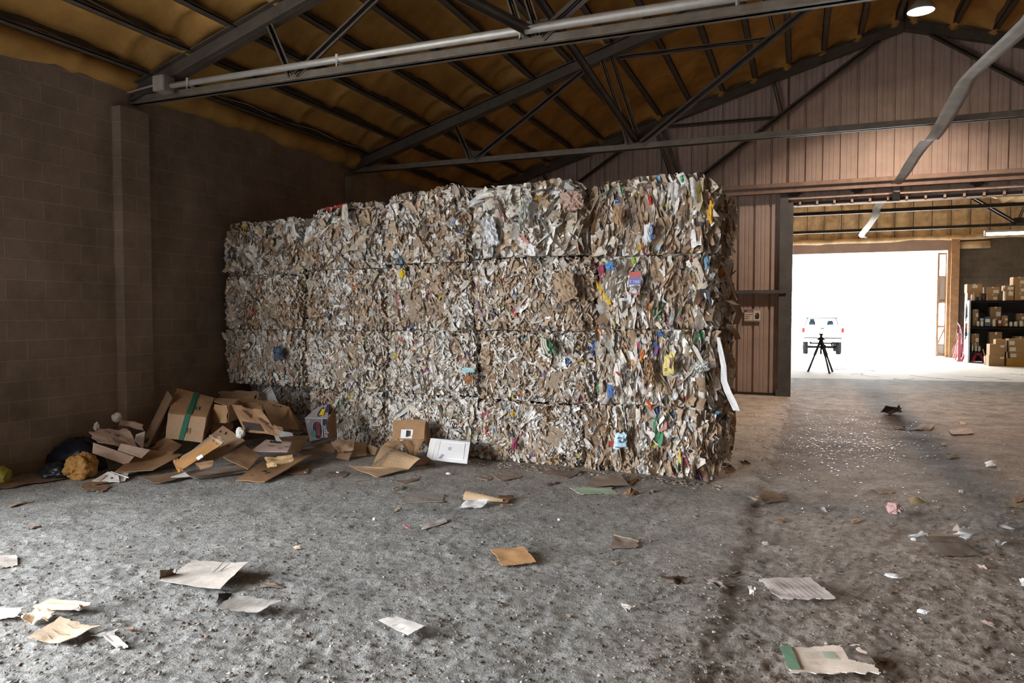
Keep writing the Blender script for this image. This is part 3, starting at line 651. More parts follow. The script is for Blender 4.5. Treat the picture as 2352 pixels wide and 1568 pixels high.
SCR = [((0, 4), 'plastic_bag', [(1411, 993), (1441, 991), (1444, 1033), (1407, 1034)], (.50, .68, .78), 'light blue bag with dark script strokes'),
 ((1, 4), 'paper_sheet', [(1525, 812), (1550, 803), (1549, 860), (1521, 866)], (.72, .60, .22), 'bright yellow sheet with a purple mark'),
 ((2, 4), 'printed_carton', [(1447, 626), (1474, 622), (1471, 678), (1445, 677)], (.62, .62, .64), 'printed carton, red, blue and white'),
 ((1, 4), 'plastic_scrap', [(1394, 880), (1411, 884), (1410, 915), (1395, 914)], (.09, .17, .40), 'blue scrap'),
 ((1, 4), 'cardboard_scrap', [(1481, 818), (1500, 820), (1505, 885), (1478, 880)], (.36, .24, .15), 'kraft cardboard scrap'),
 ((1, 4), 'orange_scrap', [(1475, 802), (1483, 800), (1476, 830), (1466, 832)], (.75, .24, .04), 'orange scrap'),
 ((1, 4), 'paper_strip', [(1413, 828), (1429, 826), (1427, 890), (1412, 888)], (.72, .70, .68), 'white strip with red corner'),
 ((0, 4), 'orange_scrap', [(1483, 922), (1491, 920), (1503, 940), (1496, 945)], (.70, .14, .04), 'red orange scrap'),
 ((0, 4), 'cardboard_scrap', [(1474, 1035), (1500, 1028), (1502, 1050), (1482, 1072)], (.38, .29, .21), 'tan cardboard scrap'),
 ((3, 4), 'red_scrap', [(1487, 448), (1494, 446), (1497, 472), (1491, 474)], (.60, .05, .05), 'red scrap'),
 ((3, 4), 'plastic_label', [(1494, 514), (1501, 512), (1502, 550), (1494, 553)], (.05, .16, .42), 'blue label'),
 ((3, 4), 'paper_sheet', [(1478, 512), (1494, 510), (1494, 560), (1480, 562)], (.66, .68, .72), 'white printed sheet'),
 ((3, 4), 'kraft_sheet', [(1408, 475), (1430, 470), (1428, 520), (1403, 512)], (.36, .23, .13), 'long kraft sheet'),
 ((3, 4), 'green_scrap', [(1561, 403), (1571, 402), (1570, 421), (1563, 418)], (.16, .42, .22), 'green scrap'),
 ((3, 4), 'blue_scrap', [(1412, 457), (1425, 457), (1425, 467), (1412, 467)], (.05, .12, .45), 'blue scrap'),
 ((3, 4), 'plastic_bag', [(1631, 455), (1640, 470), (1638, 523), (1622, 505)], (.70, .40, .05), 'yellow plastic bag'),
 ((2, 4), 'blue_scrap', [(1617, 590), (1630, 585), (1631, 620), (1618, 622)], (.16, .30, .42), 'dusty blue scrap'),
 ((2, 4), 'green_scrap', [(1449, 588), (1461, 590), (1462, 608), (1452, 608)], (.34, .50, .10), 'lime green scrap'),
 ((2, 4), 'blue_scrap', [(1388, 605), (1412, 598), (1413, 620), (1393, 622)], (.10, .26, .55), 'blue scrap'),
 ((1, 4), 'white_film', [(1590, 835), (1625, 825), (1632, 850), (1600, 858)], (.62, .64, .62), 'crumpled white film'),
 ((0, 3), 'maroon_scrap', [(1180, 1006), (1190, 1002), (1188, 1034), (1170, 1032)], (.26, .05, .10), 'maroon scrap'),
 ((1, 3), 'striped_bag', [(1240, 772), (1262, 775), (1281, 812), (1247, 815)], (.16, .34, .22), 'green striped bag'),
 ((3, 3), 'paper_sheet', [(1213, 557), (1233, 563), (1231, 590), (1208, 588)], (.76, .76, .78), 'hanging white sheet'),
 ((3, 3), 'draped_film', [(1278, 440), (1338, 434), (1344, 478), (1295, 492)], (.46, .33, .27), 'pinkish draped film'),
 ((3, 3), 'white_film', [(1195, 455), (1225, 450), (1205, 520), (1190, 540)], (.50, .51, .48), 'twisted grey film'),
 ((3, 3), 'white_film', [(1105, 500), (1135, 490), (1150, 565), (1120, 570)], (.68, .69, .72), 'white paper fold'),
 ((2, 3), 'kraft_wad', [(1268, 628), (1320, 618), (1330, 690), (1278, 700)], (.38, .28, .19), 'round kraft wad'),
 ((2, 2), 'yellow_scrap', [(917, 620), (930, 619), (931, 637), (918, 639)], (.72, .52, .02), 'yellow scrap'),
 ((0, 3), 'yellow_scrap', [(1177, 944), (1184, 946), (1179, 958), (1173, 957)], (.72, .50, .03), 'yellow scrap'),
 ((1, 2), 'turquoise_scrap', [(1058, 845), (1092, 842), (1090, 855), (1062, 857)], (.38, .58, .60), 'pale turquoise scrap'),
 ((1, 2), 'rusty_scrap', [(1062, 862), (1090, 860), (1085, 885), (1066, 880)], (.30, .14, .06), 'rust brown scrap'),
 ((1, 0), 'blue_wad', [(627, 795), (650, 793), (652, 825), (630, 832)], (.10, .14, .22), 'dark blue wad'),
 ((3, 1), 'cream_sheet', [(786, 468), (800, 466), (803, 520), (783, 505)], (.58, .56, .48), 'long cream sheet'),
 ((3, 2), 'blue_scrap', [(1036, 495), (1048, 498), (1046, 522), (1036, 515)], (.30, .34, .40), 'grey blue scrap')]
PART = {}
for k, (rc, nm, px, cl, lb) in enumerate(SCR): PART[k] = scrap_part(rc, nm, px, cl, lb, seed=k, out=.10 if rc[1] == 4 else .09)
def face_text(k, body, name, cx, cy, size, colr):
    s, A = PART[k]; c = (A[0]*(1-cx)+A[1]*cx)*(1-cy)+(A[3]*(1-cx)+A[2]*cx)*cy
    m4 = Matrix(np.stack([np.array([ca, sa, 0]), np.array([0, 0, 1.]), np.array([sa, -ca, 0])], 1).tolist()).to_4x4(); m4.translation = Vector((c + np.array([0, -.032, 0])).tolist())
    lettering(name, body, size, mat(name+'_ink', colr, .6), s.parent.matrix_basis.inverted() @ m4, s)
def face_patch(k, name, u0, u1, v0, v1, colr, out=.027):
    s, A = PART[k]; g = lambda u, v: (A[0]*(1-u)+A[1]*u)*(1-v)+(A[3]*(1-u)+A[2]*u)*v + np.array([0, -out, 0])
    b = MB(); b.poly([g(u0, v0), g(u1, v0), g(u1, v1), g(u0, v1)], .001, (0, -1, 0)); Mi = np.array(s.parent.matrix_basis.inverted()); V = np.array(b.V) @ Mi[:3, :3].T + Mi[:3, 3]
    return mesh_obj(name, V, b.F, mat(name+'_ink', colr, .6), s, local=True)
face_patch(2, 'red_band', 0, 1, 0, .24, (.42, .08, .07)); face_patch(2, 'blue_band', 0, 1, .24, .55, (.12, .14, .38)); face_patch(2, 'red_stripe', 0, 1, .93, .98, (.5, .1, .08))
face_text(2, 'T TIRE', 'carton_lettering', .5, .44, .036, (.75, .75, .78))
def face_stroke(k, name, uv, r, colr):
    s, A = PART[k]; g = lambda u, v: (A[0]*(1-u)+A[1]*u)*(1-v)+(A[3]*(1-u)+A[2]*u)*v + np.array([0, -.030, 0])
    b = MB()
    for line in uv: b.tube([g(u, v) for u, v in line], r, 6)
    Mi = np.array(s.parent.matrix_basis.inverted()); V = np.array(b.V) @ Mi[:3, :3].T + Mi[:3, 3]; return mesh_obj(name, V, b.F, mat(name+'_ink', colr, .6), s, local=True)
circ = lambda cx, cy, rx, ry: [(cx+rx*math.cos(t), cy+ry*math.sin(t)) for t in np.linspace(0, 2*PI, 13)]
face_stroke(2, 'bicycle_drawing', [circ(.25, .72, .18, .09), circ(.74, .70, .15, .085), [(.25, .72), (.42, .60), (.62, .60), (.74, .70)], [(.42, .60), (.5, .72), (.62, .6)]], .0025, (.12, .09, .08))
face_stroke(0, 'script_mark', [[(.28, .32), (.45, .25), (.62, .28), (.50, .38), (.42, .50), (.52, .56), (.60, .50)], [(.40, .42), (.55, .56), (.70, .52), (.80, .38)], [(.72, .36), (.80, .44), (.88, .34), (.92, .44)], [(.2, .78), (.55, .84), (.9, .8)]], .004, (.04, .10, .20))
face_stroke(1, 'purple_mark', [[(.62, .25), (.70, .45), (.62, .62), (.66, .70)]], .006, (.18, .08, .32))
face_stroke(1, 'small_print', [[(.15, .66), (.30, .64)], [(.12, .74), (.34, .71)]], .004, (.35, .25, .1))
face_stroke(6, 'red_corner', [[(.2, .42), (.5, .5), (.75, .56)]], .008, (.65, .08, .05))
face_stroke(21, 'white_stripes', [[(.25, .05), (.12, .5), (.2, .95)], [(.45, .05), (.30, .5), (.4, .95)], [(.62, .1), (.48, .5), (.55, .8)]], .010, (.62, .60, .54))
face_stroke(14, 'logo_bar', [[(.2, .5), (.8, .5)]], .004, (.5, .55, .7))
face_stroke(10, 'oval_mark', [circ(.5, .4, .22, .2)], .003, (.6, .65, .75))

# loose scraps that hang out of the free end
side = []
o = BALES[(2, 4)][0]
def end_piece(rc, name, pts, wd, colr, label, wv=(0, 1, 0), th=.004):
    o, _ = BALES[rc]; G = []
    wv = np.array(wv, float); rg = np.random.RandomState(len(pts)*7)
    for j, p in enumerate(pts):
        p = np.array(p, float); w_ = wd[j] if hasattr(wd, '__len__') else wd
        G.append([p - wv*w_/2, p + rg.uniform(-.006, .006, 3), p + wv*w_/2])
    b = MB(); b.sheet(G, th); Mi = np.array(o.matrix_basis.inverted()); V = np.array(b.V) @ Mi[:3, :3].T + Mi[:3, 3]
    s = mesh_obj(name, V, b.F, mat(name+'_colour', colr, .6, .2, 9), o, local=True); s['label'] = label
YS = 7.9
end_piece((1, 4), 'plastic_strip', [P(x, y, Y=7.10) for x, y in ((1650, 775), (1655, 805), (1662, 840), (1663, 875), (1672, 900), (1683, 922), (1692, 943))], [.03, .045, .05, .06, .065, .07, .06], (.74, .74, .75), 'white plastic strip hanging loose', (1, 0, 0))
for k, (rc, px, wd, cl, lb) in enumerate([((2, 4), [(1655, 640), (1668, 680), (1672, 715), (1668, 728)], .16, (.30, .20, .13), 'kraft flap'), ((2, 4), [(1672, 690), (1692, 700), (1698, 720), (1690, 745)], .20, (.27, .17, .11), 'brown cardboard flap'), ((1, 4), [(1650, 740), (1672, 748), (1690, 765), (1695, 780)], .18, (.28, .19, .13), 'crumpled brown flap'),
      ((3, 4), [(1640, 465), (1655, 500), (1662, 540), (1665, 575)], .12, (.10, .08, .09), 'dark film'), ((3, 4), [(1645, 520), (1652, 560), (1655, 600), (1652, 640)], .14, (.34, .21, .15), 'reddish cardboard flap'), ((2, 4), [(1640, 590), (1662, 610), (1680, 650), (1690, 690)], .10, (.30, .17, .12), 'long cardboard flap'),
      ((1, 4), [(1652, 800), (1660, 840), (1664, 900), (1655, 940)], .22, (.05, .055, .08), 'dark navy sheet'), ((0, 4), [(1635, 930), (1645, 980), (1655, 1030), (1650, 1070)], .25, (.20, .12, .08), 'dark brown cardboard')]):
    end_piece(rc, ['kraft_flap', 'cardboard_flap', 'brown_flap', 'dark_film', 'reddish_flap', 'long_flap', 'navy_sheet', 'dark_cardboard'][k], [P(x, y, Y=7.5+.12*j+.1*(k % 3)) for j, (x, y) in enumerate(px)], wd, cl, lb, (.25, .95, 0))
# plastic pipe lying on top of the stack
b = MB(); b.tube([P(950, 455, Y=8.35), P(985, 444, Y=8.2), P(1020, 436, Y=8.05), P(1040, 434, Y=7.98), P(1090, 436, Y=7.85), P(1160, 439, Y=7.75), P(1225, 441, Y=7.68), P(1290, 446, Y=7.62)], .027, 14)
tag(b.build('plastic_pipe', mat('mauve_plastic', (.50, .42, .44), .3, .1, 5), None, True), 'bent pale mauve plastic pipe lying on top of the bales', 'pipe')
# ------------------------------------------------------------------ loose cardboard: helpers
KRAFT = [card_mat('kraft_board_%s' % n, c) for n, c in (('warm', (.36, .215, .115)), ('brown', (.28, .165, .09)), ('pale', (.42, .28, .175)), ('orange', (.42, .22, .085)), ('dull', (.24, .155, .10)))]
K_WARM, K_BROWN, K_PALE, K_ORANGE, K_DULL = KRAFT
G_CARD = card_mat('weathered_grey_board', (.54, .49, .44), dirt=(.30, .28, .265), amount=.8, scale=7)
G_DARK = card_mat('dark_grey_board', (.36, .335, .31), dirt=(.13, .12, .11), amount=.8, scale=7)
PEACH = card_mat('peach_board', (.70, .55, .41), dirt=(.52, .40, .30), amount=.6, scale=6)
W_CARD = card_mat('white_board', (.72, .70, .68), dirt=(.5, .47, .44), amount=.5, scale=6)
PINKW = card_mat('pinkish_white_board', (.56, .43, .36), dirt=(.38, .29, .24), amount=.6, scale=6)
GR_BRN = card_mat('brown_grey_board', (.24, .18, .14), dirt=(.15, .115, .095), amount=.7, scale=7)
TANB = card_mat('tan_board', (.33, .255, .195), dirt=(.22, .17, .13), amount=.6, scale=7)
INK = mat('black_ink', (.05, .04, .035), .7); INKB = mat('brown_ink', (.12, .06, .04), .7); GREEN = mat('green_tape', (.03, .13, .085), .4)
LABELW = mat('white_label', (.75, .76, .78), .5)

def pt(p):
    if len(p) == 2: return P(p[0], p[1], z=.014)
    if isinstance(p[2], tuple): return P(p[0], p[1], **{p[2][0]: p[2][1]})
    return P(p[0], p[1], z=p[2])
def patch(A, n=10, m=8, bulge=0.0, curl=0.0, rag=0.0, wob=.004, seed=0, torn=(0, 0, 0, 0)):
    """grid over four corners (far left, far right, near right, near left); torn edges and gentle warp"""
    rg = np.random.RandomState(seed+17); A = [np.array(a, float) for a in A]
    u = np.linspace(0, 1, n)[:, None]*np.ones((1, m)); v = np.ones((n, 1))*np.linspace(0, 1, m)[None]
    L = np.linalg.norm(A[1]-A[0])
    for k, t in enumerate(torn):
        if not t: continue
        if k == 0: v[:, 0] += rg.uniform(0, t, n)
        if k == 2: v[:, -1] -= rg.uniform(0, t, n)
        if k == 3: u[0, :] += rg.uniform(0, t, m)
        if k == 1: u[-1, :] -= rg.uniform(0, t, m)
    U = u[..., None]; Vv = v[..., None]
    G = (A[0]*(1-U)+A[1]*U)*(1-Vv) + (A[3]*(1-U)+A[2]*U)*Vv
    N = np.cross(A[1]-A[0], A[3]-A[0]); N /= np.linalg.norm(N); N = -N if N[2] < 0 else N
    h = bulge*np.sin(PI*u)*np.sin(PI*v) + curl*(2*u-1)**2 + wob*2*noise2(u*3.1+seed*1.7, v*3.3+seed)
    return G + h[..., None]*N
def card(name, label, cat, quads, m, th=.005, group=None, parent=None, **kw):
    b = MB()
    for k, q in enumerate(quads):
        b.sheet(patch([pt(p) for p in q], seed=kw.pop('seed', 3)+k if 'seed' in kw else hash(label or name) % 97 + k, **kw), th)
    o = b.build(name, m, parent)
    if parent is None: tag(o, label, cat, group)
    elif label: o['label'] = label
    return o
def on(A, u, v, lift=.006):
    """point on the quad A, lifted off its surface towards the viewer"""
    A = [np.array(a, float) for a in A]; N = np.cross(A[1]-A[0], A[3]-A[0]); N /= np.linalg.norm(N); c = (A[0]*(1-u)+A[1]*u)*(1-v)+(A[3]*(1-u)+A[2]*u)*v
    if N @ (np.array([0, 0, CAM_H])-c) < 0: N = -N
    return c + N*lift
def decal(name, A, u0, u1, v0, v1, m, parent, lift=.006):
    b = MB(); N = on(A, .5, .5, 1)-on(A, .5, .5, 0); b.poly([on(A, u0, v0, lift), on(A, u1, v0, lift), on(A, u1, v1, lift), on(A, u0, v1, lift)], .001, N)
    return b.build(name, m, parent)
def strokes(name, A, lines, r, m, parent, lift=.006):
    b = MB()
    for l in lines: b.tube([on(A, u, v, lift) for u, v in l], r, 5)
    return b.build(name, m, parent)
def q4(*p): return [pt(a) for a in p]
def lump(name, label, cat, c, size, m, amp=.25, freq=3.0, seed=0, parent=None, n=4, rotz=0, flat=.0, group=None, smooth=False):
    """crumpled closed blob"""
    bm = bmesh.new(); bmesh.ops.create_icosphere(bm, subdivisions=n, radius=1.0); V = np.array([v.co for v in bm.verts]); F = [[v.index for v in f.verts] for f in bm.faces]; bm.free()
    d = noise3(V*freq+seed*3.1)*amp*1.2 + np.abs(noise3(V*freq*2.3+seed))*amp*-.9 + noise3(V*freq*5+seed)*amp*.35
    V = V*(1+d)[:, None]; V = V*np.array(size)
    ca_, sa_ = math.cos(rotz), math.sin(rotz); V = V @ np.array([[ca_, sa_, 0], [-sa_, ca_, 0], [0, 0, 1]])
    V = V + np.array(c, float); V[:, 2] = np.maximum(V[:, 2], .004+0*V[:, 2])
    o = mesh_obj(name, V, F, m, parent, smooth=smooth)
    if parent is None: tag(o, label, cat, group)
    return o
Yp = lambda v: ('Y', v)

# ------------------------------------------------------------------ heap of boxes against the wall
HG = 'flattened cartons in the heap'
lump('trash_bag', 'dark navy plastic rubbish bag slumped at the block wall', 'bag', P(182, 1062, Y=5.28)+(-.02, .0, -.03), (.30, .26, .30), mat('navy_plastic', (.010, .014, .024), .35, .3, 5), .30, 2.2, 4, smooth=True)
lump('trash_bag', 'black trailing end of plastic bag below the navy one', 'bag', P(135, 1090, Y=4.95)+(0, 0, .02), (.20, .14, .11), mat('black_plastic_film', (.014, .016, .02), .35), .35, 3, 9, smooth=True)
lump('paper_bag', 'crumpled orange brown paper bag in front of the dark rubbish bag', 'bag', P(186, 1073, Y=5.0), (.16, .14, .145), card_mat('orange_paper', (.36, .19, .055)), .34, 2.6, 2)
lump('plastic_bag', 'small yellow green bag at the foot of the block wall', 'bag', P(-2, 1096, Y=4.55), (.10, .10, .10), mat('lime_plastic', (.34, .33, .06), .5), .3, 2.5, 6)
card('cardboard_strip', 'long dark flat board along the foot of the block wall', 'cardboard', [[(-30, 1108), (150, 1090), (152, 1099), (-30, 1128)]], K_DULL, rag=1, torn=(.2, 0, .2, 0))
card('cardboard_strip', 'brown torn strip lying before the orange paper bag', 'cardboard', [[(185, 1110), (250, 1098), (258, 1108), (185, 1120)]], K_BROWN, torn=(.2, .1, .3, .1))
card('cardboard_strip', 'flat brown piece beside the white folded leaflet', 'cardboard', [[(186, 1118), (262, 1110), (240, 1130), (190, 1128)]], K_DULL, torn=(.1, .2, .3, .1))

# white printed carton, torn
A = q4((197, 990, Yp(5.35)), (290, 975, Yp(5.7)), (326, 1038, Yp(5.6)), (215, 1013, Yp(5.25)))
wc = thing('torn_carton', 'torn whitish printed carton leaning beside the rubbish bag', 'carton', P(270, 1066, Y=5.4)*(1, 1, 0))
b = MB(); b.sheet(patch(A, torn=(.25, .05, 0, .1), seed=4, wob=.02), .005); b.build('printed_panel', PINKW, wc)
A2 = q4((214, 1016, Yp(5.25)), (308, 1049, Yp(5.45)), (291, 1068, Yp(5.35)), (212, 1040, Yp(5.2))); b = MB(); b.sheet(patch(A2, seed=5), .005); b.build('flap', card_mat('pale_pink_board', (.62, .47, .38)), wc)
A3 = q4((312, 998, Yp(5.7)), (333, 990, Yp(5.8)), (328, 1030, Yp(5.7)), (310, 1012, Yp(5.6))); b = MB(); b.sheet(patch(A3, seed=6), .004); b.build('flap', W_CARD, wc)
A4 = q4((278, 1018, Yp(5.42)), (345, 1033, Yp(5.6)), (325, 1052, Yp(5.5)), (270, 1034, Yp(5.38))); b = MB(); b.sheet(patch(A4, seed=7), .005); b.build('flap', PINKW, wc)
strokes('oval_logo', A, [[(.48, .62), (.55, .60), (.72, .78), (.74, .92), (.66, .94), (.50, .76), (.48, .62)], [(.54, .70), (.68, .84)]], .006, INKB, wc, .012)
strokes('small_print', A, [[(.58, .40), (.66, .48)], [(.60, .35), (.70, .45)], [(.57, .47), (.65, .56)], [(.80, .62), (.84, .66)], [(.40, .2), (.52, .32)]], .004, INKB, wc, .012)
lump('crumpled_paper', 'crumpled white paper on top of the torn whitish carton', 'paper', P(268, 958, Y=5.75)+(0, 0, .0), (.05, .05, .055), W_CARD, .30, 2.2, 3)
card('paper_strip', 'torn printed paper strip behind the whitish carton', 'paper', [[(272, 962, Yp(5.85)), (330, 972, Yp(5.95)), (332, 992, Yp(5.9)), (270, 977, Yp(5.8))]], PINKW, .004, torn=(.3, .1, .3, .1), wob=.02)
lump('crumpled_paper', 'small white scrap on the floor against the block wall', 'paper', P(222, 980, Y=5.5), (.025, .03, .05), W_CARD, .5, 3, 8)

# tall narrow carton leaning on the wall
tc_ = thing('narrow_carton', 'tall narrow kraft carton leaning beside the green taped box', 'carton', P(345, 1030, Y=5.9)*(1, 1, 0))
A = q4((385, 897, Yp(6.3)), (396, 912, Yp(6.25)), (339, 1027, Yp(5.85)), (321, 1024, Yp(5.9))); b = MB(); b.sheet(patch(A, seed=2), .005); b.build('front_panel', K_DULL, tc_)
A2 = q4((397, 913, Yp(6.25)), (400, 935, Yp(6.4)), (362, 1012, Yp(6.0)), (341, 1025, Yp(5.86))); b = MB(); b.sheet(patch(A2, seed=3), .005); b.build('side_panel', K_BROWN, tc_)
strokes('printed_mark', A, [[(.4, .85), (.7, .85), (.7, .93), (.4, .93), (.4, .85)], [(.45, .87), (.65, .91)]], .007, INK, tc_)

# box sealed with green tape
gb = thing('taped_box', 'kraft box sealed with a long green tape standing in the heap', 'box', P(420, 1030, Y=6.1)*(1, 1, 0))
T = q4((407, 891, Yp(6.5)), (492, 914, Yp(6.55)), (474, 958, Yp(6.12)), (386, 948, Yp(6.1))); Fq = q4((386, 949, Yp(6.1)), (474, 959, Yp(6.12)), (463, 1016, Yp(6.0)), (380, 1006, Yp(5.98))); S = q4((474, 958, Yp(6.12)), (492, 915, Yp(6.55)), (497, 962, Yp(6.6)), (464, 1016, Yp(6.0)))
for nm, q, mm_ in (('top_flap', T, K_WARM), ('front_panel', Fq, K_PALE), ('side_panel', S, K_BROWN)): b = MB(); b.sheet(patch(q, seed=8, wob=.006), .005); b.build(nm, mm_, gb)
bk = q4((407, 891, Yp(6.5)), (492, 914, Yp(6.55)), (497, 962, Yp(6.6)), (395, 1000, Yp(6.5))); b = MB(); b.sheet(patch(bk, seed=9), .005); b.build('back_panel', K_BROWN, gb)
b = MB(); b.sheet(np.stack([[on(T, .47+.01*k-(.0+.03*0), v, .012) for k in (0, 14)] for v in np.linspace(0, 1, 6)]), .002); b.sheet(np.stack([[on(Fq, u0-.09*v, v, .012) for u0 in (.47, .61)] for v in np.linspace(0, 1, 6)]), .002); b.build('green_tape', GREEN, gb)
strokes('printed_mark', T, [[(.66, .62), (.74, .60), (.75, .74), (.67, .76), (.66, .62)]], .006, mat('green_ink', (.04, .12, .07), .7), gb); strokes('printed_mark', Fq, [[(.58, .50), (.66, .50), (.66, .70), (.58, .70), (.58, .50)], [(.60, .56), (.64, .56)], [(.60, .62), (.64, .62)]], .004, mat('green_ink_dull', (.09, .11, .07), .7), gb)
# smaller open box behind
sb_ = thing('open_box', 'small open kraft box between the taped box and the big carton', 'box', P(505, 1000, Y=6.4)*(1, 1, 0))
for nm, q in (('front_panel', q4((491, 928, Yp(6.4)), (525, 932, Yp(6.35)), (523, 972, Yp(6.25)), (488, 970, Yp(6.3)))), ('side_panel', q4((525, 932, Yp(6.35)), (552, 917, Yp(6.7)), (550, 960, Yp(6.6)), (523, 972, Yp(6.25)))), ('flap', q4((491, 914, Yp(6.65)), (553, 916, Yp(6.7)), (527, 934, Yp(6.35)), (492, 922, Yp(6.42)))), ('lower_panel', q4((488, 966, Yp(6.32)), (540, 972, Yp(6.5)), (530, 1000, Yp(6.35)), (484, 1000, Yp(6.25))))):
    b = MB(); b.sheet(patch(q, seed=len(nm), torn=(0, .12, 0, .05)), .005); b.build(nm, K_PALE if nm == 'flap' else K_WARM, sb_)
# large open carton
bc = thing('open_carton', 'large open brown carton with a black printed panel', 'carton', P(610, 1000, Y=6.3)*(1, 1, 0))
A = q4((531, 927, Yp(6.35)), (600, 940, Yp(6.3)), (648, 1001, Yp(5.95)), (561, 990, Yp(5.95)))
for nm, q, mm_ in (('front_flap', A, K_WARM), ('inner_panel', q4((548, 924, Yp(6.75)), (604, 926, Yp(6.8)), (604, 958, Yp(6.6)), (560, 950, Yp(6.6))), K_BROWN), ('side_panel', q4((602, 926, Yp(6.8)), (664, 933, Yp(6.85)), (690, 985, Yp(6.6)), (628, 990, Yp(6.3))), K_BROWN), ('back_flap', q4((585, 916, Yp(6.95)), (625, 920, Yp(6.95)), (660, 934, Yp(6.85)), (560, 926, Yp(6.8))), K_WARM),
                   ('end_panel', q4((664, 934, Yp(6.85)), (694, 972, Yp(6.8)), (690, 1000, Yp(6.6)), (640, 985, Yp(6.35))), K_DULL)):
    b = MB(); b.sheet(patch(q, seed=len(nm)+3, wob=.012, torn=(.06, .05, 0, 0)), .005); b.build(nm, mm_, bc)
decal('black_panel', A, .06, .56, .68, .95, INK, bc, .014)
strokes('printing', A, [[(.28, .22), (.42, .48)], [(.36, .22), (.46, .40)], [(.62, .46), (.76, .66)], [(.68, .44), (.82, .62)], [(.72, .70), (.84, .82)]], .005, INKB, bc, .012)
b = MB(); b.sheet(patch(q4((628, 975, Yp(6.1)), (652, 982, Yp(6.1)), (650, 992, Yp(6.0)), (630, 988, Yp(6.0))), seed=1, torn=(.1, .2, .1, 0)), .006); b.build('torn_end', K_PALE, bc)
for k, (q, mm_, lb) in enumerate([([(500, 897, Yp(7.0)), (600, 896, Yp(7.1)), (590, 930, Yp(6.9)), (500, 925, Yp(6.8))], K_DULL, 'dim flattened carton behind the heap, under the bale corner'), ([(545, 912, Yp(6.9)), (585, 905, Yp(7.0)), (590, 925, Yp(6.9)), (550, 925, Yp(6.85))], K_BROWN, 'small brown flap behind the small open box')]):
    card('cardboard_piece', lb, 'cardboard', [q], mm_, group=HG, torn=(.1, .1, .1, .1))
wl = card('printed_sheet', 'grey white printed card standing against the bale behind the big carton', 'card', [[(597, 903, Yp(7.15)), (621, 885, Yp(7.25)), (676, 1004, Yp(6.93)), (640, 1030, Yp(6.83))]], card_mat('grey_white_board', (.46, .46, .47)), .004, seed=3)
A = q4((597, 903, Yp(7.15)), (621, 885, Yp(7.25)), (642, 928, Yp(7.0)), (610, 932, Yp(6.98)))
strokes('printed_frame', A, [[(.25, .12), (.9, .05), (.92, .22), (.28, .30), (.25, .12)]], .004, INK, wl); text('TE', 'lettering', on(A, .62, .86), A[2]-A[3]+(0, 0, .05), A[0]-A[3], .055, INK, wl, lift=.003)

# flattened panels in front
card('cardboard_sheet', 'big curved kraft panel sagging below the green taped box', 'cardboard', [[(330, 1030, Yp(5.75)), (420, 1043, Yp(5.85)), (352, 1080, Yp(5.28)), (262, 1085, Yp(5.12))]], K_WARM, bulge=-.05, group=HG, n=14, seed=12)
card('cardboard_sheet', 'upright kraft panel between the curved panel and the taped box', 'cardboard', [[(338, 1026, Yp(5.95)), (382, 1003, Yp(6.0)), (418, 1022, Yp(6.0)), (395, 1043, Yp(5.75))]], K_BROWN, group=HG, seed=2)
hp = card('cardboard_sheet', 'perforated kraft panel tilted up behind the taped narrow box', 'cardboard', [[(512, 977, Yp(6.15)), (563, 1012, Yp(6.0)), (488, 1060, Yp(5.6)), (425, 1047, Yp(5.55))]], K_PALE, group=HG, seed=5)
A = q4((512, 977, Yp(6.15)), (563, 1012, Yp(6.0)), (488, 1060, Yp(5.6)), (425, 1047, Yp(5.55)))
strokes('punched_hole', A, [[(.12, .14), (.16, .18)], [(.30, .10), (.36, .16)], [(.5, .38), (.56, .34), (.60, .42), (.54, .44)], [(.78, .40), (.82, .36)]], .006, INK, hp)
nb = thing('narrow_box', 'narrow brown box with clear tape and a white label', 'box', P(440, 1085, Y=5.3)*(1, 1, 0))
for nm, q, mm_ in (('front_panel', q4((398, 1062, Yp(5.3)), (490, 1010, Yp(5.55)), (508, 1022, Yp(5.5)), (411, 1083, Yp(5.22))), K_ORANGE), ('upper_panel', q4((425, 1044, Yp(5.5)), (492, 1000, Yp(5.75)), (492, 1012, Yp(5.55)), (398, 1062, Yp(5.3))), K_PALE), ('end_flap', q4((396, 1058, Yp(5.35)), (408, 1052, Yp(5.4)), (422, 1080, Yp(5.22)), (410, 1086, Yp(5.2))), K_ORANGE), ('lower_flap', q4((447, 1062, Yp(5.28)), (492, 1056, Yp(5.35)), (490, 1070, Yp(5.28)), (460, 1078, Yp(5.22))), K_BROWN)):
    b = MB(); b.sheet(patch(q, seed=len(nm), wob=.008, torn=(.03, .05, .03, .03)), .005); b.build(nm, mm_, nb)
b = MB(); b.sheet(patch(q4((480, 998, Yp(5.5)), (498, 1000, Yp(5.55)), (521, 1013, Yp(5.5)), (506, 1022, Yp(5.42))), seed=4, wob=.01), .003); b.build('clear_tape', mat('clear_tape', (.52, .40, .28), .15, spec=.8), nb)
b = MB(); b.sheet(patch(q4((450, 1051, Yp(5.3)), (463, 1043, Yp(5.34)), (467, 1049, Yp(5.32)), (455, 1057, Yp(5.28))), seed=6, wob=.002), .003); b.build('label', LABELW, nb)
card('cardboard_sheet', 'dark brown panel with a small printed mark, right of the perforated panel', 'cardboard', [[(562, 1022, Yp(5.95)), (598, 1047, Yp(5.75)), (570, 1078, Yp(5.35)), (512, 1050, Yp(5.45))]], K_BROWN, group=HG, seed=7)
lump('crumpled_paper', 'small white crumpled bag below the big open carton', 'paper', P(552, 994, Y=5.9), (.05, .045, .06), W_CARD, .28, 1.8, 12)
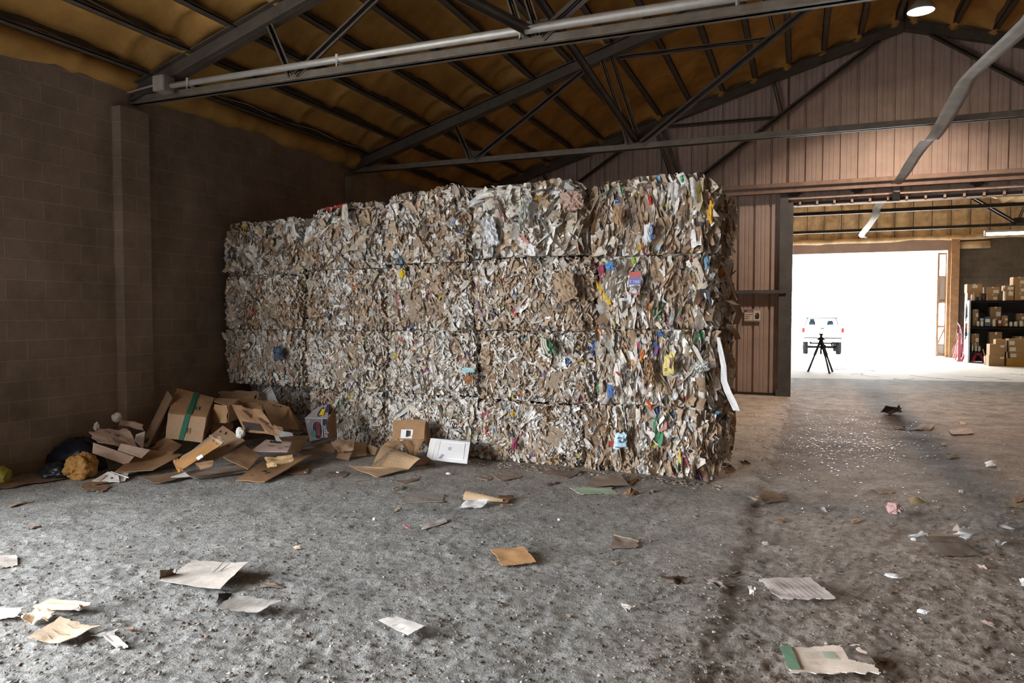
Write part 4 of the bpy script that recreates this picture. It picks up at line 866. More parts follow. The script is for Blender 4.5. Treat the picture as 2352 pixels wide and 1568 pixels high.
wx = card('printed_cardboard', 'pinkish white printed carton panel lying face up in the heap', 'cardboard', [[(610, 1010, Yp(6.15)), (670, 1016, Yp(6.25)), (660, 1038, Yp(5.95)), (577, 1036, Yp(5.85))]], card_mat('pink_white_print', (.50, .40, .36), dirt=(.36, .24, .19)), group=HG, seed=9)
A = q4((610, 1010, Yp(6.15)), (670, 1016, Yp(6.25)), (660, 1038, Yp(5.95)), (577, 1036, Yp(5.85)))
strokes('printing', A, [[(.24+.055*k, .08), (.27+.055*k, .22)] for k in range(7)] + [[(.24+.055*k, .20), (.28+.055*k, .08)] for k in (0, 2, 3, 5)] + [[(.3, .5), (.5, .48)], [(.68, .68), (.76, .68)], [(.85, .5), (.95, .5)]], .005, INKB, wx)
b = MB(); b.sheet(patch(q4((607, 1052, Yp(5.6)), (676, 1044, Yp(5.75)), (680, 1056, Yp(5.6)), (612, 1072, Yp(5.42))), seed=21, n=14, m=9, wob=.03, torn=(.2, .25, .25, .1)), .006); b.sheet(patch(q4((612, 1066, Yp(5.45)), (640, 1062, Yp(5.5)), (640, 1073, Yp(5.42)), (614, 1074, Yp(5.4))), seed=22, n=8, wob=.02, torn=(.1, .2, .1, 0)), .006)
tag(b.build('crumpled_board', card_mat('yellow_kraft', (.46, .31, .16))), 'crumpled yellowish torn board on top of the long flat panel', 'cardboard')
lp_ = card('cardboard_sheet', 'long flat panel with slots reaching out over the floor', 'cardboard', [[(600, 1060, .10), (715, 1045, .12), (608, 1107, .02), (541, 1103, .02)]], K_WARM, th=.008, group=HG, n=14, seed=31)
A = q4((600, 1060, .10), (715, 1045, .12), (608, 1107, .02), (541, 1103, .02)); strokes('slot', A, [[(.42, .62), (.50, .58), (.52, .64)], [(.60, .70), (.68, .66)], [(.28, .80), (.34, .78)], [(.5, .42), (.62, .44)]], .006, INK, lp_)
card('cardboard_sheet', 'purplish brown flat panel at the right of the long slotted one', 'cardboard', [[(672, 1034, .12), (728, 1028, .12), (758, 1046, .05), (716, 1056, .06)]], GR_BRN, group=HG, seed=33)
card('cardboard_sheet', 'triangular brown flap under the edge of the long panel', 'cardboard', [[(668, 1072), (716, 1058, .03), (706, 1088), (655, 1090)]], K_DULL, group=HG, seed=35)
card('cardboard_sheet', 'kraft flap with a blue label right of the produce carton', 'cardboard', [[(728, 1020, .12), (782, 1018, .14), (765, 1040, .05), (716, 1030, .08)]], K_PALE, group=HG, seed=36)
card('cardboard_sheet', 'kraft flap lying under the pinkish printed panel', 'cardboard', [[(648, 1012, .2), (706, 1010, .2), (690, 1036, .12), (640, 1042, .1)]], K_WARM, group=HG, seed=37)
card('cardboard_sheet', 'brown board sloping below the produce carton', 'cardboard', [[(640, 1004, .2), (720, 998, .2), (700, 1012, .15), (650, 1014, .17)]], K_BROWN, group=HG, seed=38)
b = MB(); b.sheet(patch(q4((760, 1014, .20), (820, 1003, .22), (812, 1035, .10), (776, 1040, .08)), seed=40, wob=.015, torn=(.1, .1, .1, 0)), .005); b.sheet(patch(q4((776, 1038, .09), (815, 1030, .10), (800, 1056, .02), (772, 1052, .02)), seed=41, wob=.01), .005); b.sheet(patch(q4((812, 1018, .16), (840, 1014, .14), (842, 1046, .02), (808, 1050, .02)), seed=42, wob=.01), .005)
tag(b.build('broken_carton', K_PALE), 'broken kraft carton lying left of the salad carton', 'carton')
# stack of flattened sheets at the front edge
card('flattened_sheet', 'dark flattened sheet on the floor along the front of the heap', 'cardboard', [[(315, 1096, .05), (428, 1080, .07), (445, 1090, .02), (365, 1114, .014)]], K_DULL, group=HG, seed=51, torn=(.1, 0, .1, .1))
card('flattened_sheet', 'upper grey brown sheet of the flat stack in front of the heap', 'cardboard', [[(425, 1084, .08), (560, 1066, .11), (572, 1076, .06), (440, 1096, .05)]], GR_BRN, group=HG, seed=52)
card('flattened_sheet', 'lower grey brown sheet of the flat stack in front of the heap', 'cardboard', [[(430, 1092, .03), (555, 1076, .06), (572, 1083, .03), (450, 1099, .014)]], TANB, group=HG, seed=53)
card('flattened_sheet', 'white faced board sliding out of the flat stack', 'cardboard', [[(428, 1083, .06), (470, 1084, .06), (482, 1090, .03), (384, 1098, .03)]], W_CARD, group=HG, seed=54)
lf = card('leaflet', 'white folded printed leaflet at the front left of the heap', 'paper', [[(248, 1083, .06), (272, 1092, .05), (275, 1107), (209, 1106)]], W_CARD, .003, seed=55)
A = q4((248, 1083, .06), (272, 1092, .05), (275, 1107), (209, 1106)); decal('brown_print', A, .1, .3, .3, .95, PINKW, lf); strokes('printed_mark', A, [[(.6, .5), (.66, .5), (.66, .6), (.6, .6)]], .004, INK, lf)
card('leaflet', 'second white leaflet corner beside the folded leaflet', 'paper', [[(272, 1090, .04), (296, 1084, .05), (288, 1104), (276, 1106)]], W_CARD, .003, seed=56)
b = MB(); b.tube([P(255, 1083, z=.06), P(275, 1090, z=.05), P(296, 1097, z=.03)], .006, 6); tag(b.build('white_strip', W_CARD), 'thin pale strip lying over the white leaflets', 'strip')

# printed produce carton standing against the bales
pc = thing('produce_carton', 'upright open produce carton printed in blue, white and green', 'carton', P(730, 1010, Y=6.75)*(1, 1, 0))
Fq = q4((700, 961, Yp(6.75)), (752, 962, Yp(6.9)), (751, 1003, Yp(6.7)), (712, 1014, Yp(6.5))); Tq = q4((728, 936, Yp(6.95)), (757, 927, Yp(7.08)), (752, 961, Yp(6.9)), (700, 960, Yp(6.75)))
m_lav = card_mat('lavender_print', (.30, .30, .37)); m_ind = mat('indigo_print', (.045, .05, .13), .6)
b = MB(); b.sheet(patch(Fq, seed=1, wob=.003), .005); b.build('front_panel', m_lav, pc); b = MB(); b.sheet(patch(Tq, seed=2, wob=.003), .005); b.build('top_panel', card_mat('grey_lavender_print', (.40, .40, .42)), pc)
b = MB(); b.sheet(patch(q4((752, 962, Yp(6.9)), (770, 935, Yp(7.1)), (774, 1006, Yp(6.95)), (751, 1004, Yp(6.7))), seed=3), .005); b.build('side_panel', K_BROWN, pc)
b = MB(); b.sheet(patch(q4((728, 936, Yp(6.95)), (757, 927, Yp(7.08)), (770, 935, Yp(7.1)), (772, 960, Yp(7.1))), seed=3), .004); b.build('inner_panel', K_DULL, pc)
el = lambda A, cu_, cv_, ru, rv, nm, m_, lift: (lambda b: (b.poly([on(A, cu_+ru*math.cos(t), cv_+rv*math.sin(t), lift) for t in np.linspace(0, 2*PI, 24, endpoint=False)], .001, on(A, .5, .5, 1)-on(A, .5, .5, 0)), b.build(nm, m_, pc))[1])(MB())
decal('indigo_band', Fq, .78, .97, .02, .99, m_ind, pc, .005); el(Fq, .50, .58, .265, .50*.9, 'white_ring', W_CARD, .006); el(Fq, .50, .58, .245, .43, 'dark_oval', mat('dark_oval_print', (.05, .05, .10), .6), .0075); el(Fq, .27, .72, .13, .16, 'leaf_print', mat('green_leaf_print', (.10, .28, .18), .6), .009)
decal('top_dark_panel', Tq, .80, .97, .04, .6, m_ind, pc, .005); el(Tq, .58, .52, .15, .36, 'dark_oval', mat('dark_oval_top', (.05, .05, .10), .6), .006); decal('yellow_label', Tq, .56, .78, .34, .80, mat('yellow_label', (.80, .58, .01), .5), pc, .009)
strokes('white_rule', Fq, [[(.0, .0), (1, .0)], [(.77, .05), (.74, .3), (.76, .98)]], .005, W_CARD, pc)
text('BROCCOLI', 'red_lettering', on(Fq, .54, .54), on(Fq, .5, .1)-on(Fq, .5, .9), Fq[0]-Fq[1], .050, mat('red_lettering', (.55, .08, .05), .6), pc, lift=.011); text('organic', 'white_lettering', on(Fq, .87, .72), on(Fq, .5, .1)-on(Fq, .5, .9), Fq[0]-Fq[1], .075, LABELW, pc, lift=.008)
strokes('round_emblem', Fq, [[(.11+.05*math.cos(t), .14+.06*math.sin(t)) for t in np.linspace(0, 2*PI, 11)]], .003, LABELW, pc)
card('grey_board', 'grey board lying at the foot of the produce carton', 'cardboard', [[(716, 1012, .12), (752, 1003, .14), (775, 1008, .12), (714, 1024, .07)]], GR_BRN, group=HG, seed=61)

# salad carton
K_SAL = card_mat('salad_board', (.47, .32, .19))
sd_ = thing('salad_carton', 'open kraft salad carton with a white label standing against the bales', 'carton', P(920, 1040, Y=6.8)*(1, 1, 0))
U = q4((905, 964, Yp(7.12)), (978, 964, Yp(7.15)), (974, 1009, Yp(7.05)), (900, 1009, Yp(7.0))); D1 = q4((877, 1022, Yp(6.92)), (905, 1030, Yp(6.95)), (964, 1053, Yp(6.75)), (868, 1038, Yp(6.8)))
Fr = q4((877, 1023, Yp(6.92)), (965, 1052, .14), (938, 1077, .03), (852, 1072, .05))
for nm, q, mm_ in (('back_panel', U, K_WARM), ('side_panel', q4((978, 964, Yp(7.15)), (988, 985, Yp(7.2)), (986, 1030, Yp(7.1)), (974, 1010, Yp(7.05))), K_BROWN), ('inner_flap', q4((918, 1012, Yp(7.0)), (946, 1011, Yp(7.03)), (950, 1047, Yp(6.85)), (935, 1040, Yp(6.85))), K_BROWN), ('inner_flap', q4((946, 1011, Yp(7.04)), (974, 1010, Yp(7.05)), (955, 1047, Yp(6.85)), (946, 1042, Yp(6.86))), K_WARM),
                   ('left_flap', q4((900, 1009, Yp(7.0)), (922, 1013, Yp(7.02)), (915, 1034, Yp(6.9)), (878, 1022, Yp(6.92))), K_WARM), ('front_panel', Fr, K_SAL), ('lower_flap', q4((852, 1072, .05), (938, 1077, .03), (866, 1096, .014), (802, 1070, .03)), K_SAL)):
    b = MB(); b.sheet(patch(q, seed=len(nm)+4, wob=.006, bulge=.03 if nm == 'front_panel' else 0, n=12), .005); b.build(nm, mm_, sd_)
lb_ = decal('white_label', U, .27, .64, .50, .95, LABELW, sd_); strokes('barcode', U, [[(.44+.018*k, .55), (.44+.018*k, .88)] for k in range(5)] + [[(.53+.02*k, .58), (.53+.02*k, .85)] for k in range(3)], .0018, INK, sd_, .009)
text('FRESH-CUT SALADS', 'lettering', on(Fr, .30, .48), on(Fr, .40, .05)-on(Fr, .19, .95), on(Fr, .1, .2)-on(Fr, .5, .6), .060, mat('dark_lettering', (.06, .06, .09), .7), sd_, lift=.036)
card('cardboard_piece', 'loose kraft flap at the left foot of the salad carton', 'cardboard', [[(845, 1020, .12), (868, 1028, .1), (862, 1045, .02), (838, 1040, .02)]], K_BROWN, seed=71)
card('cardboard_piece', 'brown flap between the salad carton and the white box', 'cardboard', [[(958, 1048, .05), (990, 1050, .04), (985, 1064), (955, 1070)]], K_BROWN, seed=72)

# white flattened box
wb = thing('white_box', 'bright white box with a small printed code leaning by the bales', 'box', P(1030, 1060, Y=6.9)*(1, 1, 0))
Fq = q4((1004, 1008, Yp(7.0)), (1080, 1016, Yp(7.02)), (1073, 1064, Yp(6.78)), (993, 1056, Yp(6.78))); Sq = q4((989, 1008, Yp(7.12)), (1004, 1008, Yp(7.0)), (992, 1056, Yp(6.78)), (981, 1048, Yp(6.95)))
m_wp = mat('bright_white_board', (.82, .83, .85), .5, .05, 5)
b = MB(); b.sheet(patch(Fq, seed=2, wob=.003), .012); b.build('front_panel', m_wp, wb); b = MB(); b.sheet(patch(Sq, seed=3, wob=.003), .008); b.build('side_panel', mat('white_board_side', (.74, .72, .70), .5), wb)
b = MB(); b.sheet(patch(q4((989, 1007, Yp(7.12)), (1074, 1012, Yp(7.14)), (1080, 1016, Yp(7.02)), (1004, 1008, Yp(7.0))), seed=5, wob=.002), .008); b.build('top_panel', m_wp, wb)
b = MB(); b.sheet(patch(q4((989, 1007, Yp(7.12)), (1074, 1012, Yp(7.14)), (1068, 1060, Yp(6.95)), (981, 1048, Yp(6.95))), seed=5, wob=.002), .008); b.build('back_panel', m_wp, wb)
strokes('moulded_rim', Fq, [[(.12, .1), (.86, .1), (.88, .85), (.12, .85), (.12, .1)]], .003, m_wp, wb, .007); strokes('printed_code', Fq, [[(.40, .36+.03*k), (.48, .36+.03*k)] for k in range(5)] + [[(.43, .22), (.45, .22)]], .0022, mat('blue_grey_ink', (.25, .28, .36), .6), wb, .009); strokes('pen_mark', Fq, [[(.20, .92), (.26, .72)], [(.24, .92), (.30, .74)], [(.18, .86), (.27, .86)]], .003, mat('blue_pen', (.08, .10, .25), .6), wb, .009)
# ------------------------------------------------------------------ scraps lying about the floor
def scrap(name, label, cat, quads, m, th=.004, bulge=0., curl=0., torn=(.06, .06, .06, .06), seed=1, wob=.006, n=12, mm_=9, group='scraps strewn over the floor'):
    b = MB(); AA = []
    for k, q in enumerate(quads):
        base = np.array([P(p[0], p[1], z=0) for p in q]); g = patch(base, 6, 6, wob=0)
        z0 = float(np.percentile(floor_h(g[..., 0], g[..., 1]), 85)) + .004
        A = [P(p[0], p[1], z=z0+(p[2] if len(p) > 2 else 0)+.001*k) for p in q]; AA.append(A)
        b.sheet(patch(A, n, mm_, seed=seed+k*3, bulge=bulge, curl=curl, torn=torn, wob=wob), th)
    o = b.build(name, m); tag(o, label, cat, group); return o, AA
CB = 'cardboard'
o, A = scrap('cardboard_scrap', 'grey board cut by the left edge of the floor', CB, [[(-30, 1272), (40, 1274, .01), (43, 1297), (-30, 1309)]], G_CARD, seed=2)
o, A = scrap('cardboard_sheet', 'largest weathered grey sheet on the left floor, one corner curled up', CB, [[(446, 1288, .025), (577, 1291, .075), (507, 1356, .03), (366, 1336, .0)]], G_CARD, seed=4, torn=(.04, .02, .02, .03), curl=.012, n=16, mm_=12)
b = MB(); b.sheet(patch([P(366, 1330, z=.02), P(404, 1316, z=.03), P(398, 1306, z=.075), P(368, 1310, z=.08)], 6, 5, wob=.008, seed=3), .004); f = b.build('curled_corner', card_mat('brown_inner_ply', (.22, .15, .10)), o); f['label'] = 'brown curled corner'
strokes('crease', A[0], [[(.52, 0), (.58, .3), (.60, 1)], [(.66, .05), (.70, .95)], [(.86, .1), (.62, .5)]], .0012, G_DARK, o, .003)
lump('crumpled_paper', 'tiny white crumb on the curled corner of the grey sheet', 'paper', P(402, 1311, z=.06), (.014, .012, .012), W_CARD, .4, 3, 5, n=3)
o, A = scrap('cardboard_sheet', 'dark grey sheet with a bent up black flap, right of the largest grey sheet', CB, [[(540, 1366, .03), (658, 1383, .075), (592, 1411, .02), (497, 1400, .01)]], G_DARK, seed=6, curl=.015, torn=(.1, .05, .1, .05))
b = MB(); b.sheet(patch([P(499, 1385, z=.02), P(512, 1396, z=.012), P(535, 1362, z=.05), P(503, 1362, z=.085)], 6, 5, wob=.01, seed=8), .004); f = b.build('bent_flap', mat('black_flap_board', (.05, .045, .045), .8), o); f['label'] = 'black bent flap'  # bent flap in near-black board, darker than its sheet
o, A = scrap('cardboard_scrap', 'small triangular tan scrap right of the largest grey sheet', CB, [[(606, 1340), (632, 1337), (651, 1348), (592, 1347)]], TANB, seed=8, torn=(.15, 0, 0, .1))
o, A = scrap('cardboard_scrap', 'upper peach board of the torn cluster at the left', CB, [[(109, 1371, .03), (216, 1383, .05), (186, 1402, .02), (62, 1398, .01)]], PEACH, seed=10, torn=(.05, .05, .15, .1))
lump('crumpled_paper', 'white crumb stuck on the upper peach board', 'paper', P(181, 1394, z=.045), (.022, .016, .018), W_CARD, .5, 3, 2, n=3)
o, A = scrap('paper_scrap', 'white torn sheet at the left edge of the peach cluster', 'paper', [[(-25, 1392, .02), (61, 1393, .03), (45, 1417, .02), (-25, 1427)]], W_CARD, seed=12, torn=(.12, .2, .1, 0))
o, A = scrap('cardboard_scrap', 'corrugated middle strip between the two peach boards', CB, [[(52, 1405, .02), (134, 1402, .035), (112, 1432, .02), (46, 1427, .01)]], PEACH, seed=14, torn=(.2, .15, .25, .2), wob=.02)
for k in range(5): pass
o, A = scrap('cardboard_scrap', 'lower smooth peach board of the torn cluster at the left', CB, [[(140, 1420, .035), (236, 1439, .03), (139, 1482, .008), (60, 1467, .012)]], PEACH, seed=16, torn=(.08, .04, .05, .05), curl=.01, n=14)
strokes('crease', A[0], [[(.30, .2), (.55, .3), (.85, .22)], [(.2, .5), (.5, .62), (.75, .58)], [(.35, .75), (.55, .85)]], .002, TANB, o, .005)
o, A = scrap('cardboard_strip', 'pale bent strip right of the lower peach board', CB, [[(206, 1457, .01), (276, 1442, .025), (264, 1456, .012), (234, 1462, .005)], [(235, 1461, .006), (263, 1455, .012), (299, 1484, .012), (274, 1493, .0)]], card_mat('pale_grey_board', (.50, .49, .46), dirt=(.35, .34, .32)), seed=18, torn=(.05, .12, .05, .05))
o, A = scrap('cardboard_square', 'clean tan square of board in the middle of the floor', CB, [[(1125, 1263, .012), (1203, 1254, .035), (1234, 1291, .018), (1151, 1300, .002)]], card_mat('clean_tan_board', (.47, .275, .135), dirt=(.36, .21, .10), amount=.35), seed=20, torn=(.02, .03, .02, .06), curl=.004, n=14, mm_=12)
o, A = scrap('cardboard_scrap', 'ridged grey board with a crushed end, front middle of the floor', CB, [[(868, 1424, .02), (912, 1414, .045), (981, 1436, .06), (939, 1460, .02)]], card_mat('pale_ridged_board', (.46, .44, .42), dirt=(.30, .28, .26)), seed=22, torn=(.02, .18, .03, .02), wob=.006)
strokes('ridge', A[0], [[(.1, .2), (.95, .26)], [(.08, .42), (.95, .5)], [(.05, .66), (.9, .74)]], .0012, G_CARD, o, .003)
o, A = scrap('cardboard_scrap', 'long flat grey board with a rounded corner before the salad carton', CB, [[(927, 1133), (1021, 1135), (1020, 1153), (922, 1154)]], card_mat('brownish_grey_board', (.30, .265, .235), dirt=(.20, .18, .16)), seed=24, torn=(.06, .04, .02, .02))
o, A = scrap('cardboard_scrap', 'curved grey board with a pink corner left of the tan square', CB, [[(962, 1205), (1024, 1188, .01), (1029, 1197, .004), (972, 1218)]], G_CARD, seed=26, torn=(.1, .05, .03, .05))
b = MB(); b.sheet(patch([P(924, 1204, z=.02), (P(935, 1204, z=.018)), P(946, 1214, z=.012), P(936, 1214, z=.012)], 5, 4, seed=2, torn=(.2, .2, .2, .2)), .003); f = b.build('pink_corner', mat('pink_paper', (.55, .20, .22), .7), o); f['label'] = 'pink corner'
b = MB(); G = []
for t in np.linspace(0, 1, 9):
    a_ = np.array(P(1066+t*88, 1144+t*6, z=.012)); r_ = .052*(1-t*.75)
    G.append([a_ + np.array([.01*t, r_*(1-math.cos(q))*1.2-.02, r_*math.sin(q)*1.15]) for q in np.linspace(-.2, 2.6, 8)])
b.sheet(G, .004); o = b.build('rolled_board', card_mat('light_kraft_roll', (.58, .42, .27))); tag(o, 'half rolled light kraft board lying behind the white paper', CB, 'scraps strewn over the floor')
b = MB(); b.sheet(patch([P(1146, 1136, z=.05), P(1186, 1136, z=.02), P(1166, 1156, z=.012), P(1142, 1148, z=.014)], 8, 6, seed=3, wob=.012, torn=(.1, .1, .1, 0)), .004); f = b.build('torn_tail', K_BROWN, o); f['label'] = 'brown torn tail'
o, A = scrap('paper_scrap', 'bright white torn paper before the half rolled kraft board', 'paper', [[(1072, 1146, .04), (1127, 1144, .05), (1108, 1166, .005), (1052, 1167, .005)]], mat('bright_paper', (.80, .80, .81), .6, .06, 6), th=.002, seed=28, torn=(.12, .06, .15, .05), wob=.008, n=16, mm_=12)
o, A = scrap('cardboard_scrap', 'small square tan board on the floor before the white box', CB, [[(1092, 1098), (1118, 1091, .005), (1131, 1099), (1120, 1104)]], TANB, seed=30)
o, A = scrap('cardboard_scrap', 'stained tan board beside the small square one, before the bales', CB, [[(1120, 1086), (1186, 1087), (1200, 1095), (1150, 1107)]], TANB, seed=32, torn=(.1, .08, .06, .1))
o, A = scrap('cardboard_scrap', 'flat brown grey board lying along the foot of the bales', CB, [[(1228, 1078), (1340, 1081, .01), (1306, 1099), (1262, 1092)]], GR_BRN, seed=34)
o, A = scrap('cardboard_scrap', 'thin dark strip of board between the flat boards near the bales', CB, [[(1250, 1112), (1282, 1105), (1288, 1108), (1256, 1115)]], GR_BRN, seed=35)
o, A = scrap('cardboard_sheet', 'tan board propped on the green printed board before the bales', CB, [[(1363, 1093, .03), (1424, 1087, .04), (1446, 1114, .02), (1346, 1117, .02)]], TANB, seed=36, torn=(.03, .02, .02, .04))
o, A = scrap('printed_cardboard', 'green and white printed board under the propped tan board', CB, [[(1308, 1120), (1408, 1117, .01), (1421, 1132), (1332, 1136)]], card_mat('green_white_print', (.30, .46, .27), dirt=(.50, .52, .45), amount=.9, scale=4), seed=38, torn=(.06, .08, .08, .05))
o, A = scrap('cardboard_scrap', 'small brown tent shaped scrap right of the green board', CB, [[(1430, 1134), (1448, 1119, .05), (1450, 1120, .05), (1446, 1137)], [(1448, 1119, .05), (1470, 1132), (1452, 1138), (1446, 1137)]], K_BROWN, seed=40)
o, A = scrap('cardboard_scrap', 'brown crumpled flap at the foot of the free end bale', CB, [[(1440, 1102), (1466, 1092, .03), (1462, 1104), (1450, 1116)]], K_BROWN, seed=42)
o, A = scrap('cardboard_scrap', 'dark curled scrap right of the tent shaped one', CB, [[(1486, 1126), (1510, 1123, .02), (1508, 1130), (1490, 1133)]], GR_BRN, seed=43, torn=(.2, .2, .2, .1), wob=.015)
o, A = scrap('cardboard_scrap', 'brownish grey board with a torn pale rim, right of the tan square', CB, [[(1408, 1228, .01), (1470, 1244, .012), (1466, 1259), (1400, 1260)]], card_mat('brown_grey_worn', (.27, .21, .175)), seed=44, torn=(.1, .1, .03, .06))
strokes('torn_rim', A[0], [[(.05, .02), (.3, .06), (.6, .0), (.98, .08)]], .006, TANB, o, .004)
o, A = scrap('cardboard_scrap', 'small leaf shaped scrap below the board with the torn rim', CB, [[(1405, 1292), (1424, 1287, .015), (1430, 1291), (1415, 1298)]], card_mat('leaf_board', (.36, .30, .25)), seed=46, torn=(.1, .3, .1, .2))
o, A = scrap('cardboard_scrap', 'small folded grey scrap near the front middle', CB, [[(1424, 1386), (1466, 1390, .03), (1452, 1396, .01), (1440, 1406)]], G_CARD, seed=47, torn=(.1, .2, .1, .1), wob=.012)
o, A = scrap('torn_cardboard', 'left piece of the shredded brown board by the dirt ridge', CB, [[(1512, 1320, .04), (1582, 1322, .03), (1585, 1345), (1514, 1338)]], card_mat('shredded_board', (.19, .145, .12), dirt=(.10, .08, .07), amount=.8), seed=48, torn=(.25, .2, .35, .2), wob=.03, n=16)
o, A = scrap('torn_cardboard', 'right piece of the shredded brown board by the dirt ridge', CB, [[(1606, 1326, .03), (1640, 1322, .05), (1677, 1352), (1635, 1347)]], card_mat('shredded_board_pale', (.30, .25, .22), dirt=(.14, .11, .095), amount=.8), seed=50, torn=(.25, .25, .25, .2), wob=.03, n=16)
o, A = scrap('cardboard_sheet', 'light ridged board with ragged edges on the right floor', CB, [[(1738, 1331, .03), (1863, 1325, .05), (1925, 1371, .04), (1790, 1381, .006)]], card_mat('light_pinkish_board', (.64, .58, .55), dirt=(.34, .30, .29), amount=.6), seed=52, torn=(.05, .06, .08, .12), wob=.01, n=18, mm_=12)
strokes('ridge', A[0], [[(.22+.09*k, .08), (.25+.09*k, .9)] for k in range(7)], .0008, card_mat('ridge_grey', (.46, .41, .39)), o, .004)
b = MB(); b.sheet(patch([P(1716, 1345, z=.05), P(1738, 1342, z=.06), P(1735, 1370, z=.01), P(1722, 1368, z=.01)], 8, 6, seed=4, wob=.02, torn=(.2, .2, .2, .2)), .004); f = b.build('ragged_corner', W_CARD, o); f['label'] = 'white ragged corner'
o, A = scrap('printed_cardboard', 'cream printed board with a green stripe and a sooty corner, front right', CB, [[(1791, 1485, .025), (1974, 1482, .045), (2030, 1549, .04), (1815, 1548, .008)]], card_mat('cream_print_board', (.80, .69, .60), dirt=(.66, .55, .46), amount=.4), seed=54, torn=(.06, .04, .10, .02), n=22, mm_=14, wob=.006, curl=.006)
decal('green_stripe', A[0], -.005, .13, .06, .90, card_mat('green_stripe_print', (.10, .24, .15), dirt=(.25, .33, .24)), o, .013)
strokes('barcode', A[0], [[(.47, .28+.022*k), (.60, .29+.022*k)] for k in range(12)], .0012, mat('faded_green_ink', (.34, .40, .32), .7), o, .012)
strokes('small_print', A[0], [[(.22, .30+.05*k), (.36, .30+.05*k)] for k in range(5)] + [[(.38, .30+.05*k), (.44, .30+.05*k)] for k in range(5)] + [[(.25, .66), (.36, .66)], [(.26, .70), (.34, .70)], [(.65, .30), (.70, .31)]], .0012, mat('faded_ink', (.42, .40, .34), .7), o, .012)
sm = MB(); rg = np.random.RandomState(3)
G = patch([on(A[0], .74, .02, .012), on(A[0], 1.0, .03, .012), on(A[0], 1.0, .80, .012), on(A[0], .70, .62, .012)], 14, 12, wob=.003, seed=2, torn=(.15, .02, .3, .4)); sm.sheet(G, .001); f = sm.build('soot_stain', card_mat('soot', (.34, .29, .25), dirt=(.035, .03, .028), amount=1.0, scale=14), o); f['label'] = 'sooty stain'
o, A = scrap('cardboard_sheet', 'dark brown flat sheet with a thin rail edge at the right', CB, [[(2118, 1230, .02), (2204, 1229, .025), (2258, 1276, .006), (2166, 1275, .004)]], card_mat('dark_flat_board', (.20, .155, .125), dirt=(.13, .10, .085)), seed=56, torn=(.01, .02, .02, .02))
b = MB(); b.tube([P(2130, 1229, z=.045), P(2204, 1229, z=.05)], .008, 6); f = b.build('raised_rim', TANB, o); f['label'] = 'pale raised rim'
o, A = scrap('plastic_film', 'dirty clear film beside the dark brown sheet', 'film', [[(2086, 1222, .03), (2128, 1220, .05), (2134, 1231, .02), (2078, 1236)]], mat('dirty_film', (.38, .38, .39), .3), th=.002, seed=58, torn=(.2, .1, .2, .3), wob=.02)
o, A = scrap('plastic_film', 'torn white film standing on the dark brown sheet', 'film', [[(2196, 1222, .06), (2226, 1204, .20), (2256, 1228, .05), (2204, 1240, .02)]], mat('white_torn_film', (.70, .70, .70), .35), th=.002, seed=60, torn=(.25, .15, .2, .2), wob=.05, n=16)
o, A = scrap('plastic_film', 'brown and white shred left of the torn white film', 'film', [[(2184, 1200, .08), (2196, 1205, .06), (2212, 1222, .03), (2198, 1222, .03)]], card_mat('shred_brown', (.45, .38, .33)), th=.003, seed=61, torn=(.2, .2, .2, .1), wob=.03)
o, A = scrap('plastic_film', 'grey white film strip right of the dark brown sheet', 'film', [[(2266, 1240, .03), (2300, 1238, .02), (2312, 1252), (2290, 1256)]], mat('grey_film', (.52, .53, .53), .35), th=.002, seed=62, torn=(.2, .2, .2, .2), wob=.03)
o, A = scrap('plastic_film', 'white scrap beyond the torn film at the right', 'film', [[(2282, 1203, .05), (2302, 1199, .04), (2330, 1213, .01), (2290, 1212)]], mat('white_scrap_film', (.60, .60, .60), .4), th=.002, seed=63, torn=(.1, .3, .1, .1), wob=.02)
o, A = scrap('cardboard_scrap', 'brown square board with a split pale corner on the dirt track', CB, [[(1738, 1132, .02), (1781, 1127, .03), (1803, 1148, .008), (1754, 1156, .005)]], card_mat('brown_square', (.30, .20, .13)), seed=64, torn=(.04, .03, .03, .08))
b = MB(); b.sheet(patch([P(1714, 1138, z=.04), P(1738, 1135, z=.05), P(1752, 1152, z=.012), P(1735, 1150, z=.012)], 7, 5, seed=4, wob=.012, torn=(.15, .1, .15, .1)), .004); f = b.build('split_corner', TANB, o); f['label'] = 'pale split corner'
o, A = scrap('cardboard_scrap', 'small light tan chip in the middle of the dirt track', CB, [[(1952, 1192), (1972, 1189, .01), (1981, 1198), (1958, 1202)]], card_mat('light_chip', (.48, .34, .21)), seed=66, torn=(.1, .15, .1, .1))
cup = thing('crushed_cup', 'crushed white and red paper cup on the right floor', 'cup', P(2057, 1182, z=0), 'scraps strewn over the floor')
lump('cup_body', None, None, P(2052, 1180, z=.0)+(0, 0, .045), (.055, .045, .05), card_mat('pinkish_cup', (.66, .50, .50), dirt=(.52, .18, .17), amount=.5, scale=14), .4, 2.2, 3, parent=cup)
lump('crumpled_rim', None, None, P(2066, 1180, z=.0)+(0, 0, .035), (.03, .035, .035), W_CARD, .4, 2.2, 5, parent=cup)
o, A = scrap('cardboard_scrap', 'folded tan carton end beyond the crushed cup', CB, [[(2088, 1142, .05), (2097, 1141, .05), (2136, 1155, .02), (2092, 1160, .01)]], card_mat('yellow_tan', (.40, .30, .17)), seed=68, bulge=.03)
o, A = scrap('paper_scrap', 'white shell shaped paper at the far right', 'paper', [[(2260, 1062, .03), (2291, 1057, .05), (2290, 1070, .02), (2264, 1074)]], mat('shell_paper', (.66, .64, .60), .6), th=.003, bulge=.04, seed=69, torn=(.1, .15, .1, .1))
